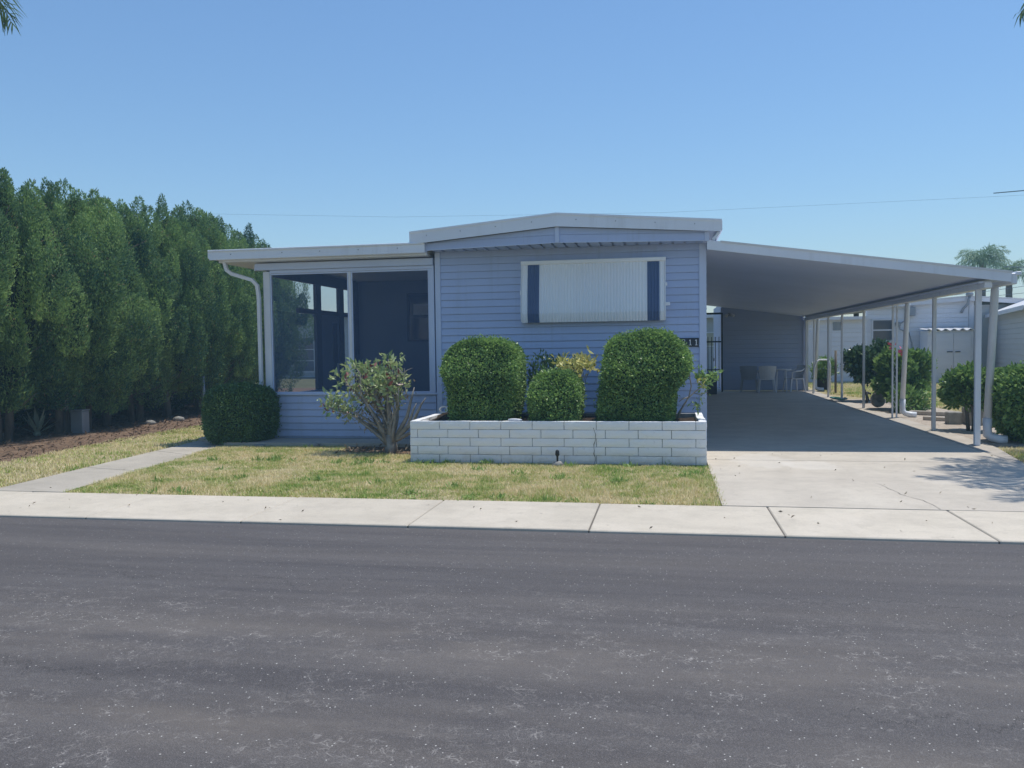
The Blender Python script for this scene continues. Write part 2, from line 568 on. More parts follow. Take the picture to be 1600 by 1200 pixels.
def box(name, mat, parent, *a, b=0, **k):
    m = MB()
    (m.bbox(*a, b) if b else m.box(*a))
    return m.build(name, mat, parent, **k)
def copy_tree(o, parent=None):
    c = o.copy()
    COL.objects.link(c)
    c.parent = parent
    for ch in list(o.children):
        if ch.name in COL.objects:
            copy_tree(ch, c)
    return c

def quads_np(name, V, mat, k=4):
    """V: (N,k,3) array of separate k-gons"""
    N = V.shape[0]
    me = bpy.data.meshes.new(name)
    me.vertices.add(N * k)
    me.vertices.foreach_set('co', V.reshape(-1).astype(np.float32))
    me.loops.add(N * k)
    me.loops.foreach_set('vertex_index', np.arange(N * k, dtype=np.int32))
    me.polygons.add(N)
    me.polygons.foreach_set('loop_start', np.arange(0, N * k, k, dtype=np.int32))
    try:
        me.polygons.foreach_set('loop_total', np.full(N, k, dtype=np.int32))
    except Exception:
        pass
    me.materials.append(mat)
    me.update(calc_edges=True)
    return me
def unit(a):
    return a / (np.linalg.norm(a, axis=-1, keepdims=True) + 1e-9)
def leaves(P, D, size, aspect=.5, jitter=.6, curl=.15, szvar=.35):
    """leaf rhombi at P pointing along D (jittered)"""
    N = len(P)
    d = unit(D + rng.normal(0, jitter, (N, 3)))
    s_ = unit(np.cross(d, unit(rng.normal(0, 1, (N, 3)))))
    nrm = np.cross(d, s_)
    L = (size * (1 + rng.uniform(-szvar, szvar, N)))[:, None]
    w = L * aspect * .5
    a = P
    b = P + d * L * .5 + s_ * w + nrm * L * curl
    c = P + d * L
    e = P + d * L * .5 - s_ * w + nrm * L * curl
    return np.stack([a, b, c, e], 1)
def snoise(P, f, seed=0):
    r = np.random.default_rng(seed)
    o = np.zeros(len(P))
    for i in range(5):
        k = r.normal(0, 1, 3); k = k / np.linalg.norm(k) * f * (1 + .6 * i)
        o += np.sin(P @ k + r.uniform(0, 6.28)) / (1 + .5 * i)
    return o / 2.5

# ------------------------------------------------------------------ GROUND
def sheet(name, poly, z, mat, thick=0, kind='structure', parent=None):
    m = MB()
    if thick:
        m.prism(poly, z - thick, z)
    else:
        m.add([(p[0], p[1], z) for p in poly], [tuple(range(len(poly)))])
    o = m.build(name, mat, parent)
    if parent is None:
        o['kind'] = kind
    return o
sheet('ground', [(-150, -60), (150, -60), (150, 170), (-150, 170)], -.06, FARG)
sheet('road', [(-60, -6), (60, -6), (60, 6.77), (-60, 6.77)], -.022, ASPH, .03)

def grid_sheet(name, poly, z, mat, step=.25, amp=.015):
    """slightly uneven ground sheet clipped to a polygon's bounding cells"""
    pa = np.array(poly)
    x0, y0 = pa.min(0); x1, y1 = pa.max(0)
    import bmesh
    bm = bmesh.new()
    vs = [bm.verts.new((p[0], p[1], z)) for p in poly]
    bm.faces.new(vs)
    for ax, lo, hi in ((0, x0, x1), (1, y0, y1)):
        t = lo + step
        while t < hi:
            co = (t, 0, 0) if ax == 0 else (0, t, 0)
            no = (1, 0, 0) if ax == 0 else (0, 1, 0)
            bmesh.ops.bisect_plane(bm, geom=bm.verts[:] + bm.edges[:] + bm.faces[:], plane_co=co, plane_no=no)
            t += step
    P = np.array([v.co[:] for v in bm.verts])
    h = snoise(P, 2.2, 5) * amp
    for v, hh in zip(bm.verts, h):
        v.co.z += hh
    me = bpy.data.meshes.new(name)
    bm.to_mesh(me); bm.free()
    me.materials.append(mat)
    me.shade_smooth()
    o = link(name, me)
    o['kind'] = 'structure'
    return o
LAWN = [(-6.46, 7.985), (.50, 7.985), (.52, 10.66), (-3.3, 10.66), (-3.5, 11.25), (-4.7, 11.55), (-4.9, 12.28), (-7.0, 12.28), (-6.98, 11.9)]
LAWNL = [(-16, 7.985), (-7.42, 7.985), (-7.84, 12.3), (-8.0, 20), (-8.0, 32), (-9.3, 32), (-9.4, 18), (-9.45, 13), (-9.2, 10.4), (-9.7, 9.2), (-16, 8.9)]
grid_sheet('front_lawn_ground', LAWN, -.012, LAWNSOIL)
grid_sheet('left_lawn_ground', LAWNL, -.012, LAWNSOIL, .5)
grid_sheet('tree_bed_ground', [(-18, 8.9), (-16, 8.9), (-9.7, 9.2), (-9.2, 10.4), (-9.45, 13), (-9.4, 18), (-9.3, 32), (-18, 32)], -.008, MULCH, .5, .03)
grid_sheet('shrub_bed_ground', [(-3.3, 10.66), (-3.3, 12.28), (-4.9, 12.28), (-4.7, 11.55), (-3.5, 11.25)], -.006, MULCH, .2)
grid_sheet('side_bed_ground', [(4.66, 13.0), (6.0, 13.0), (6.2, 19.6), (5.9, 24), (4.66, 24)], -.010, DIRT, .3)
grid_sheet('side_lawn_ground', [(6.0, 13.0), (14, 13.0), (14, 33.9), (4.8, 33.9), (4.66, 24), (5.9, 24), (6.2, 19.6)], -.014, LAWNSOIL, .6)
grid_sheet('corner_lawn_ground', [(4.6, 12.75), (4.35, 11.2), (4.25, 7.985), (16, 7.985), (16, 13.0), (4.66, 13.0)], -.012, LAWNSOIL, .4)

# sidewalk slabs
sw = thing('sidewalk', None, None); sw['kind'] = 'structure'
k = -14
while True:
    x0 = -.63 + 1.55 * k
    if x0 > 22: break
    n_ = MB()
    n_.bbox(x0 + .006, x0 + 1.544, 6.78, 7.968, -.10, rnd.uniform(-.003, .003), .008)
    n_.build('sidewalk_slab', CONC, sw)
    k += 1
box('joint_fill', CRACKM, sw, -22.3, 22, 6.79, 7.962, -.09, -.010)
# driveway
dw = thing('driveway', None, None); dw['kind'] = 'structure'
def slab(name, poly, mat, parent, z=0.0, t=.1):
    return MB().prism(poly, z - t, z).build(name, mat, parent)
slab('driveway_slab', [(.515, 7.985), (4.24, 7.985), (4.33, 11.19), (.52, 11.19)], CONCD, dw)
slab('driveway_slab', [(.52, 11.20), (4.26, 11.20), (4.26, 19.5), (.62, 19.5), (.62, 13), (.52, 13)], CONCD, dw, .001)
slab('driveway_slab', [(.62, 19.51), (4.26, 19.51), (4.26, 28.3), (.62, 28.3)], CONCD, dw)
slab('driveway_slab', [(.62, 28.31), (1.9, 28.31), (1.9, 34), (.62, 34)], CONCD, dw, -.002)
slab('edge_strip', [(4.268, 11.20), (4.335, 11.20), (4.60, 12.7), (4.65, 13.2), (4.65, 19.5), (4.268, 19.5)], CONCS, dw, .002)
slab('edge_strip', [(4.268, 19.51), (4.65, 19.51), (4.70, 28.6), (4.268, 28.6)], CONCS, dw, .001)
# crack in the apron, as a thin recessed-looking dark line of real strip geometry
def crack(pts, w, name, parent, z=.0035, vertical=None):
    V = []; F = []
    for i, (a, b) in enumerate(pts):
        ww = w * rnd.uniform(.4, 1.2)
        if vertical is None:
            V += [(a - ww, b, z), (a + ww, b, z)]
        else:
            V += [(a - ww, vertical, b), (a + ww, vertical, b)]
        if i:
            F.append((2 * i - 2, 2 * i - 1, 2 * i + 1, 2 * i))
    return link(name, mesh(name, V, F, CRACKM), parent)
pts = []
x = 2.42
for i in range(14):
    pts.append((x, 7.99 + i * .11)); x += rnd.uniform(-.05, .035)
crack(pts, .003, 'crack', dw)
# path to the porch
pt = thing('path', None, None); pt['kind'] = 'structure'
def lerp2(a, b, t): return (a[0] + (b[0] - a[0]) * t, a[1] + (b[1] - a[1]) * t)
La, Lb = (-7.40, 7.985), (-7.83, 12.9); Ra, Rb = (-6.47, 7.985), (-7.0, 12.28)
for t0, t1 in ((0, .36), (.363, .72), (.723, 1)):
    slab('path_slab', [lerp2(La, Lb, t0), lerp2(Ra, Rb, t0), lerp2(Ra, Rb, t1), lerp2(La, Lb, t1)], CONCP, pt)
slab('path_slab', [(-7.83, 12.905), (-7.0, 12.285), (-3.62, 12.285), (-3.62, 12.97), (-6.62, 12.97), (-7.8, 16)], CONCP, pt, .05, .14)

# ---- grass
def in_poly(P, poly):
    x, y = P[:, 0], P[:, 1]
    ins = np.zeros(len(P), bool)
    n = len(poly)
    for i in range(n):
        x1, y1 = poly[i]; x2, y2 = poly[(i + 1) % n]
        c = ((y1 > y) != (y2 > y)) & (x < (x2 - x1) * (y - y1) / (y2 - y1 + 1e-12) + x1)
        ins ^= c
    return ins
def grass(name, poly, dens, h, w, spill=.02, clump=.5, zoff=0.0):
    pa = np.array(poly); lo = pa.min(0) - spill; hi = pa.max(0) + spill
    N = int((hi[0] - lo[0]) * (hi[1] - lo[1]) * dens)
    P = rng.uniform(lo, hi, (N, 2))
    jit = P + rng.normal(0, spill, P.shape)
    P = P[in_poly(jit, poly)]
    n = len(P)
    P3 = np.c_[P, np.full(n, -.012 + zoff)]
    t = snoise(P3, 3.1, 11) + .6 * snoise(P3, 9, 12)
    keep = rng.uniform(-1.5, 1, n) < t + .75 * (1 - clump)
    P3 = P3[keep]; t = t[keep]; n = len(P3)
    ang = rng.uniform(0, 6.283, n)
    lean = rng.uniform(.2, 1.5, n)
    H = h * (1 + .35 * t) * rng.uniform(.5, 1.25, n)
    dx = np.c_[np.cos(ang), np.sin(ang), np.zeros(n)]
    sx = np.c_[-np.sin(ang), np.cos(ang), np.zeros(n)]
    ww = (w * rng.uniform(.6, 1.3, n))[:, None]
    tip = P3 + dx * (H * lean)[:, None] * .7 + np.c_[np.zeros(n), np.zeros(n), H]
    V = np.stack([P3 - sx * ww * .5, P3 + sx * ww * .5, tip], 1)
    me = quads_np(name, V, GRASS, 3)
    o = link(name, me)
    return tag(o, kind='stuff')
g1 = grass('grass', LAWN, 8500, .034, .011, .035); g1['label'] = 'patchy green and straw coloured lawn in front of the white planter'
V = []
for _ in range(46):
    if rnd.random() < .5:
        cx_, cy_ = rnd.uniform(-6.2, .4), rnd.choice((8.02, 10.55)) + rnd.gauss(0, .10)
    else:
        cx_, cy_ = rnd.uniform(-6.4, .4), rnd.uniform(8.1, 12.1)
    n_ = rnd.randint(25, 60)
    P = np.c_[rng.normal(cx_, .05, n_), rng.normal(cy_, .04, n_), np.full(n_, -.01)]
    V.append(leaves(P, rng.normal(0, .7, (n_, 3)) + np.array([0, 0, 1.0]), .075, .16, .2, .2))
V = np.concatenate(V)
V = V[in_poly(V[:, 0, :2], LAWN)]
wd = link('weeds', quads_np('weeds', V, leafmat('weed_leaf', (.16, .30, .06), (.42, .55, .16), .25, .5, .3)))
tag(wd, 'taller green weed tufts scattered in the front lawn', None, None, 'stuff')
g2 = grass('grass', LAWNL, 1500, .04, .016); g2['label'] = 'dry grass strip between the concrete path and the cedar row'
g3 = grass('grass', [(5.6, 13.4), (11, 13.4), (13, 33.6), (5.0, 33.6), (4.9, 26), (6.0, 23), (6.3, 19.6)], 800, .06, .03); g3['label'] = 'green side lawn seen between the carport posts'
g4 = grass('grass', [(4.62, 12.75), (4.42, 11.4), (4.3, 9), (9, 9), (9, 12.8)], 3500, .05, .012); g4['label'] = 'small lawn corner at the right end of the carport strip'

# ------------------------------------------------------------------ MOBILE HOME
HX0, HX1, HY = -3.63, .60, 13.0
home = thing('mobile_home', 'pale blue vinyl-sided mobile home with low white gable roof', 'mobile home', (-1.5, 13, 0))
def board_profile(h, out=.020):
    return [(0, .006), (out, .006), (out + .002, .016), (.008, h - .001), (0, h)]
def siding(parent, axis, a0, a1, fixed, z0, z1, h, mat, sign=-1, name='siding_board', clip=None):
    """lap boards. axis 'x': runs in X at Y=fixed facing sign*Y; axis 'y': runs in Y at X=fixed facing sign*X"""
    pr = board_profile(h)
    V = []; n = len(pr)
    for e in (0, 1):
        for d, z in pr:
            if axis == 'x':
                V.append(((a1 - a0) * e, sign * d, z))
            else:
                V.append((sign * d, (a1 - a0) * e, z))
    F = [tuple(range(n)), tuple(range(2 * n - 1, n - 1, -1))] + [(i, n + i, n + (i + 1) % n, (i + 1) % n) for i in range(n)]
    me = mesh(name, V, F, mat)
    z = z0
    while z + h <= z1 + .02:
        loc = (a0, fixed, z) if axis == 'x' else (fixed, a0, z)
        link(name, me, parent, loc)
        z += h
fwall = box('front_wall', SIDING, home, HX0, HX1, HY, HY + .1, .0, 3.05)
siding(fwall, 'x', HX0 + .075, HX1 - .085, HY - .002, .25, 3.05, .1125, SIDING)
box('corner_trim', TRIM, home, HX0 - .004, HX0 + .085, HY - .036, HY - .001, .12, 3.05, b=.004)
box('corner_trim', TRIM, home, HX1 - .095, HX1 + .012, HY - .036, HY + .06, .04, 3.05, b=.004)
rw = box('side_wall', SIDING, home, HX1 - .1, HX1, HY + .101, 28.0, 0, 3.05)
siding(rw, 'y', HY + .11, 27.95, HX1 + .002, .25, 3.0, .1125, SIDING, 1)
box('side_wall', SIDING, home, HX0, HX0 + .1, HY + .101, 28.0, 0, 3.05)
box('rear_wall', SIDING, home, HX0, HX1, 28.001, 28.1, 0, 3.05)
# roof (prow front)
RC = -1.57
def roof_poly():
    XL, XR, YE, YC, YB = -3.935, .805, 12.665, 12.265, 28.35
    zt = lambda x, y: 3.335 + (1 - abs(x - RC) / 2.37) * .135 + 0 * y
    V = []
    for dz in (-.04, 0):
        for (x, y) in ((XL, YE), (RC, YC), (XR, YE), (XR, YB), (RC, YB), (XL, YB)):
            V.append((x, y, zt(x, y) + dz))
    F = [(5, 4, 1, 0), (4, 3, 2, 1), (6, 7, 10, 11), (7, 8, 9, 10), (0, 1, 7, 6), (1, 2, 8, 7), (2, 3, 9, 8), (3, 4, 10, 9), (4, 5, 11, 10), (5, 0, 6, 11)]
    return MB().add(V, F)
roof = roof_poly().build('roof', ROOFW, home)
def slant(name, mat, parent, p0, p1, zb0, zt0, zb1, zt1, th=.02):
    """vertical board between two plan points, its bottom and top heights given at both ends"""
    d = Vector((p1[0] - p0[0], p1[1] - p0[1], 0)).normalized()
    nrm = Vector((d.y, -d.x, 0)) * th
    a = Vector((*p0, 0)); b = Vector((*p1, 0))
    V = []
    for q in (Vector(), -nrm):
        V += [a + q + Vector((0, 0, zb0)), b + q + Vector((0, 0, zb1)), b + q + Vector((0, 0, zt1)), a + q + Vector((0, 0, zt0))]
    return MB().add(V, [(0, 1, 2, 3), (7, 6, 5, 4), (0, 4, 5, 1), (1, 5, 6, 2), (2, 6, 7, 3), (3, 7, 4, 0)]).build(name, mat, parent)
FL, FC, FR = (-3.94, 12.655), (RC, 12.25), (.81, 12.655)
slant('fascia', WHITE, home, FL, FC, 3.155, 3.335, 3.285, 3.468)
slant('fascia', WHITE, home, FC, FR, 3.285, 3.468, 3.178, 3.338)
slant('fascia_lip', WHITE, home, (FL[0] - .01, FL[1] - .014), (FC[0], FC[1] - .014), 3.325, 3.352, 3.458, 3.485, .012)
slant('fascia_lip', WHITE, home, (FC[0], FC[1] - .014), (FR[0] + .01, FR[1] - .014), 3.458, 3.485, 3.328, 3.355, .012)
slant('side_fascia', WHITE, home, (.83, 12.68), (.83, 28.3), 3.19, 3.34, 3.19, 3.34)
slant('side_fascia', WHITE, home, (-3.96, 28.3), (-3.96, 12.68), 3.17, 3.34, 3.17, 3.34)
for (p0, p1, za, zb) in ((FL, FC, 3.262, 3.392), (FC, FR, 3.392, 3.27)):
    for q in (.12, .36, .60, .84):
        x_ = p0[0] + (p1[0] - p0[0]) * q; y_ = p0[1] + (p1[1] - p0[1]) * q
        MB().lathe([(0, 0), (.008, .001), (.008, .004), (0, .005)], (0, 0, 0), 8).build('screw', GREYM, home, False, (x_, y_ - .012, za + (zb - za) * q)).rotation_euler = (R(90), 0, 0)
# siding band under the fascia
BL, BC, BR = (-3.70, 12.72), (RC, 12.335), (.60, 12.72)
def band(p0, p1, hb0, hb1):
    base = slant('gable_band', SIDING, home, p0, p1, 3.055, 3.055 + hb0, 3.055, 3.055 + hb1, .02)
    d = Vector((p1[0] - p0[0], p1[1] - p0[1], 0)); n = Vector((d.y, -d.x, 0)).normalized() * .010
    q0 = (p0[0] + n.x, p0[1] + n.y); q1 = (p1[0] + n.x, p1[1] + n.y)
    lo = .105
    slant('siding_board', SIDING, base, q0, q1, 3.062, 3.062 + min(lo, hb0 - .01), 3.062, 3.062 + lo, .009)
    t = max(0, min(.95, (lo - hb0 + .02) / (hb1 - hb0 + 1e-6))) if hb0 < hb1 else 0
    if hb0 < hb1:
        m = (q0[0] + (q1[0] - q0[0]) * t, q0[1] + (q1[1] - q0[1]) * t)
        hm = hb0 + (hb1 - hb0) * t
        slant('siding_board', SIDING, base, m, q1, 3.062 + lo + .006, 3.055 + max(hm, lo + .012), 3.062 + lo + .006, 3.055 + hb1 - .004, .007)
    else:
        t = 1 - max(0, min(.95, (lo - hb1 + .02) / (hb0 - hb1)))
        m = (q0[0] + (q1[0] - q0[0]) * t, q0[1] + (q1[1] - q0[1]) * t)
        hm = hb0 + (hb1 - hb0) * t
        slant('siding_board', SIDING, base, q0, m, 3.062 + lo + .006, 3.055 + hb0 - .004, 3.062 + lo + .006, 3.055 + max(hm, lo + .012), .007)
band(BL, BC, .115, .232)
band(BC, BR, .232, .135)
box('ridge_trim', TRIM, home, RC - .03, RC + .03, 12.30, 12.336, 3.05, 3.29, b=.003)
box('band_trim', TRIM, home, -3.735, -3.69, 12.70, 12.76, 3.03, 3.175, b=.003)
box('band_trim', TRIM, home, .575, .64, 12.69, 12.78, 3.045, 3.19, b=.003)
slant('band_drip', TRIM, home, (BL[0], BL[1] - .016), (BC[0], BC[1] - .016), 3.052, 3.066, 3.052, 3.066, .014)
slant('band_drip', TRIM, home, (BC[0], BC[1] - .016), (BR[0], BR[1] - .016), 3.052, 3.066, 3.052, 3.066, .014)
# soffit planks
sof = MB()
x = -3.62
while x < .57:
    x1_ = min(x + .172, .575)
    def yf(q):
        return 12.345 + .39 * abs(q - RC) / 2.2
    V = []
    for dz in (0, .015):
        V += [(x + .016, yf(x) + .02, 3.052 + dz), (x1_ - .016, yf(x1_) + .02, 3.052 + dz), (x1_ - .016, 12.965, 3.052 + dz), (x + .016, 12.965, 3.052 + dz)]
    MB().add(V, [(0, 3, 2, 1), (4, 5, 6, 7), (0, 1, 5, 4), (1, 2, 6, 5), (2, 3, 7, 6), (3, 0, 4, 7)]).build('soffit_plank', SIDING, home)
    x += .178
box('soffit_backing', SIDING, home, -3.6, .56, 12.76, 12.99, 3.075, 3.08)
# rain diverter metal on the roof's right corner
MB().tube([(.79, 12.70, 3.17), (.74, 12.72, 3.10), (.70, 12.74, 3.07)], .03, 4).build('downspout_stub', WHITE, home)
# awning
aw = thing('window_awning', 'white ribbed metal awning with two blue stripes on the front wall', 'awning', (-1.12, 13, 1.9))
AX0, AX1, ZT, ZB = -2.215, .0, 2.80, 1.895
def awn_y(z):
    t = (ZT - z) / (ZT - ZB)
    return 12.925 - .105 * math.sin(min(t, 1) * 1.45) if t < .86 else 12.925 - .105 * math.sin(.86 * 1.45) + (t - .86) * .30
def rib_panel(name, mat, xa, xb, ribs=True, pitch=.047):
    n = max(2, int(round((xb - xa) / pitch)))
    xs = []; ds = []
    for i in range(n):
        w = (xb - xa) / n
        for fx, d in ((0, 0), (.30, 0), (.45, .011), (.75, .011), (.9, 0)):
            xs.append(xa + (i + fx) * w); ds.append(d if ribs else 0)
    xs.append(xb); ds.append(0)
    zs = np.linspace(ZT, ZB, 14)
    V = []; F = []
    for z in zs:
        y = awn_y(z)
        for x_, d in zip(xs, ds):
            V.append((x_, y - d, z))
    m = len(xs)
    for j in range(len(zs) - 1):
        for i in range(m - 1):
            F.append((j * m + i, (j + 1) * m + i, (j + 1) * m + i + 1, j * m + i + 1))
    return link(name, mesh(name, V, F, mat), aw)
xa, xb, xc, xd = AX0 + .10, AX0 + .285, AX1 - .27, AX1 - .085
rib_panel('panel', AWNW, xb, xc)
rib_panel('blue_stripe', BLUEST, xa, xb, True)
rib_panel('blue_stripe', BLUEST, xc, xd, True)
rib_panel('panel', AWNW, AX0 + .01, xa, True, .045)
rib_panel('panel', AWNW, xd, AX1 - .01, True, .04)
box('top_rail', AWNW, aw, AX0 - .01, AX1 + .012, 12.895, 12.985, ZT - .004, ZT + .06, b=.01)
for xx in (AX0 - .006, AX1 - .006):
    V = []; F = []
    zs = np.linspace(ZT, ZB + .01, 14)
    m_ = MB()
    for z in zs:
        y = awn_y(z)
        V += [(xx, y - .004, z), (xx, 12.985, z), (xx + .012, 12.985, z), (xx + .012, y - .004, z)]
    for j in range(13):
        for q in range(4):
            F.append((4 * j + q, 4 * j + (q + 1) % 4, 4 * j + 4 + (q + 1) % 4, 4 * j + 4 + q))
    F += [(3, 2, 1, 0), (52, 53, 54, 55)]
    m_.add(V, F).build('end_flange', AWNW, aw)
for z in (2.42, 2.12):
    box('bracket', AWNW, aw, AX1 + .007, AX1 + (.03 if z > 2.3 else .07), 12.90, 12.93, z, z + .05, b=.005)
box('bracket', AWNW, aw, AX0 - .03, AX0 - .007, 12.92, 12.95, 2.33, 2.40, b=.005)
box('wall_window', GLASS, aw, AX0 + .15, AX1 - .15, 12.988, 12.998, 1.98, 2.72)

# house number sign with real lettering (2 1 1)
sg = thing('house_number_sign', 'small dark navy house number plate reading 211 beside the right corner trim', 'house number', (.35, 12.96, 1.55))
box('plate', SIGNBK, sg, .185, .497, 12.958, 12.974, 1.487, 1.622, b=.004)
def strokes(name, rects, x0, z0, h):
    m = MB()
    for (a, b, c, d) in rects:
        m.box(x0 + a * h, x0 + b * h, 12.953, 12.958, z0 + c * h, z0 + d * h)
    return m.build(name, SIGNWH, sg)
one = [(.20, .34, .08, .92), (.08, .20, .74, .86), (.06, .48, 0, .08), (.12, .20, .86, .90)]
strokes('numeral', one, .435, 1.510, .092)
strokes('numeral', one, .345, 1.510, .092)
curve = [(.10, .42, .92, 1.0), (.02, .12, .74, .94), (.40, .52, .60, .94), (.30, .44, .46, .62), (.18, .34, .30, .48), (.06, .22, .12, .32), (.02, .54, 0, .12)]
strokes('numeral', curve, .245, 1.510, .092)

# ------------------------------------------------------------------ SCREEN PORCH
porch = thing('screened_porch', 'screened front porch with blue siding knee wall and flat white roof', 'porch', (-5.1, 13, 0))
PX0, PX1, PYB = -6.60, -3.66, 17.2
kw = box('knee_wall', SIDING, porch, PX0, PX1, 13.0, 13.08, .05, .765)
siding(kw, 'x', PX0 + .06, PX1 + .01, 12.998, .075, .745, .1115, SIDING)
box('corner_trim', TRIM, porch, PX0 - .01, PX0 + .07, 12.972, 13.06, .05, .768, b=.004)
box('sill', TRIM, porch, PX0 + .01, PX1 + .04, 12.955, 13.09, .768, .80, b=.006)
box('corner_post', WHITEP, porch, PX0 - .004, PX0 + .115, 12.965, 13.085, .801, 2.83, b=.008)
box('mullion', WHITEP, porch, -5.105, -5.062, 12.975, 13.065, .801, 2.795, b=.006)
box('end_stile', TRIM, porch, -3.735, -3.655, 12.97, 13.06, .801, 2.795, b=.005)
box('head_rail', TRIM, porch, PX0 + .116, -3.656, 12.97, 13.07, 2.796, 2.85, b=.005)
for a, b_ in ((PX0 + .116, -5.106), (-5.061, -3.736)):
    fr = MB()
    fr.box(a, a + .022, 12.985, 13.0, .802, 2.794); fr.box(b_ - .022, b_, 12.985, 13.0, .802, 2.794)
    fr.box(a + .022, b_ - .022, 12.985, 13.0, .802, .824); fr.box(a + .022, b_ - .022, 12.985, 13.0, 2.772, 2.794)
    f_ = fr.build('screen_frame', TRIM, porch)
    link('screen', mesh('screen', [(a + .02, 12.995, .82), (b_ - .02, 12.995, .82), (b_ - .02, 12.995, 2.775), (a + .02, 12.995, 2.775)], [(0, 1, 2, 3)], SCREEN), f_)
box('header_beam', TRIM, porch, -6.73, -3.66, 12.93, 13.06, 2.852, 2.965, b=.006)
box('beam_end_cap', WHITEP, porch, -6.738, -6.728, 12.925, 13.0, 2.845, 2.935)
# roof slab, gutter edge
box('roof', ROOFW, porch, -7.36, -3.72, 12.675, 17.6, 3.035, 3.165)
box('soffit', WHITE, porch, -7.30, -3.72, 12.80, 17.5, 2.985, 3.030)
box('fascia', WHITE, porch, -7.39, -3.705, 12.655, 12.673, 3.015, 3.165, b=.005)
for x_ in (-7.0, -6.1, -5.45, -4.8, -4.15):
    MB().lathe([(0, 0), (.009, .001), (.009, .004), (0, .005)], (0, 0, 0), 8).build('screw', GREYM, porch, False, (x_, 12.654, 3.10)).rotation_euler = (R(90), 0, 0)
box('fascia_lip', WHITE, porch, -7.405, -3.71, 12.635, 12.66, 3.150, 3.180, b=.005)
box('side_gutter', WHITE, porch, -7.42, -7.365, 12.66, 17.6, 3.04, 3.165, b=.008)
box('inner_rail', WHITE, porch, -7.2, -3.70, 12.74, 12.79, 2.985, 3.034, b=.006)
dn = MB().tube([(-7.20, 12.80, 3.0), (-7.16, 12.80, 2.86), (-7.08, 12.81, 2.80), (-6.74, 12.86, 2.69), (-6.665, 12.88, 2.60), (-6.650, 12.90, 2.4), (-6.645, 12.90, .08)], .038, 4)
dn.build('downspout', WHITEP, porch)
# interior: floor, side wall with door and transoms, rear wall with a window
box('floor', CONCP, porch, PX0, PX1, 13.09, PYB, .02, .12)
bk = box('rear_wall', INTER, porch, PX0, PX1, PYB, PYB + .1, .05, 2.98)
wf = MB()
wf.box(-5.44, -4.92, 17.15, 17.198, 1.68, 1.72); wf.box(-5.44, -4.92, 17.15, 17.198, 2.66, 2.70)
wf.box(-5.44, -5.39, 17.15, 17.198, 1.72, 2.66); wf.box(-4.97, -4.92, 17.15, 17.198, 1.72, 2.66); wf.box(-5.39, -4.97, 17.15, 17.198, 2.19, 2.23)
wfo = wf.build('rear_window', FRAME_DK, porch)
box('pane', GLASS, wfo, -5.389, -4.971, 17.17, 17.18, 1.721, 2.189)
box('pane', PLAST, wfo, -5.30, -4.971, 17.165, 17.178, 2.24, 2.47)  # white plate standing in for light reflected in the window
box('pane', GLASS, wfo, -5.389, -4.971, 17.18, 17.19, 2.231, 2.659)
sx0, sx1 = PX0, PX0 + .06
box('side_knee_wall', SIDING, porch, sx0, sx1, 13.09, 15.17, .05, .76)
box('side_knee_wall', SIDING, porch, sx0, sx1, 16.14, PYB - .002, .05, .76)
for ya, yb in ((14.97, 15.20), (16.10, 16.35), (16.95, 17.198)):
    box('side_post', FRAME_DK, porch, sx0, sx1, ya, yb, .761 if ya > 16.2 or ya < 15 else .761, 2.97)
box('side_header', FRAME_DK, porch, sx0 + .002, sx1 + .002, 14.2, 16.94, 2.20, 2.285)
box('side_header', FRAME_DK, porch, sx0 + .002, sx1 + .002, 13.09, 17.19, 2.765, 2.982)
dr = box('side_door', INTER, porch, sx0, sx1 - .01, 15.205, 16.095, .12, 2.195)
box('door_pane', FRAME_DK, dr, sx1 - .009, sx1, 15.75, 15.98, 1.0, 2.05)
box('door_handle', WHITEP, dr, sx1, sx1 + .03, 15.93, 15.96, 1.0, 1.25)
for ya, yb in ((13.09, 14.965), (16.355, 16.945)):
    link('side_screen', mesh('side_screen', [(sx0 + .03, ya, .765), (sx0 + .03, yb, .765), (sx0 + .03, yb, 2.2), (sx0 + .03, ya, 2.2)], [(0, 1, 2, 3)], SCREEN2), porch)
# porch furniture hint: small dark table by the screen
# ------------------------------------------------------------------ CARPORT
cp = thing('carport', 'long white carport roof on thin posts attached to the right side', 'carport', (2.6, 13, 0))
CX0, CX1, CY0, CY1 = .615, 4.74, 12.70, 28.4
def cz(x): return 3.065 - (x - .6) * (3.065 - 2.475) / 4.14
V = []
for y in (CY0 + .022, CY1):
    V += [(CX0, y, cz(CX0) - .125), (CX1, y, cz(CX1) - .125), (CX1, y, cz(CX1) - .004), (CX0, y, cz(CX0) - .004)]
MB().add(V, [(3, 2, 1, 0), (4, 5, 6, 7), (0, 1, 5, 4), (1, 2, 6, 5), (2, 3, 7, 6), (3, 0, 4, 7)]).build('roof', CEIL, cp)
slant('fascia', WHITE, cp, (CX0 - .005, CY0), (CX1, CY0), cz(CX0) - .138, cz(CX0), cz(CX1) - .145, cz(CX1), .02)
slant('fascia_lip', ROOFW, cp, (CX0 + .19, CY0 - .012), (CX1 + .01, CY0 - .012), cz(CX0 + .19) - .018, cz(CX0 + .19) + .010, cz(CX1) - .02, cz(CX1) + .008, .03)
box('gutter', WHITE, cp, CX1 + .001, CX1 + .085, CY0 + .02, CY1, 2.30, 2.455, b=.012)
box('gutter_lip', WHITE, cp, CX1 + .06, CX1 + .125, CY0 - .01, CY1, 2.42, 2.475, b=.008)
box('beam', WHITE, cp, 4.43, 4.53, 12.80, CY1, 2.262, 2.352, b=.006)
box('beam_flange', CEIL, cp, 4.36, 4.425, 12.80, CY1, 2.335, 2.355)
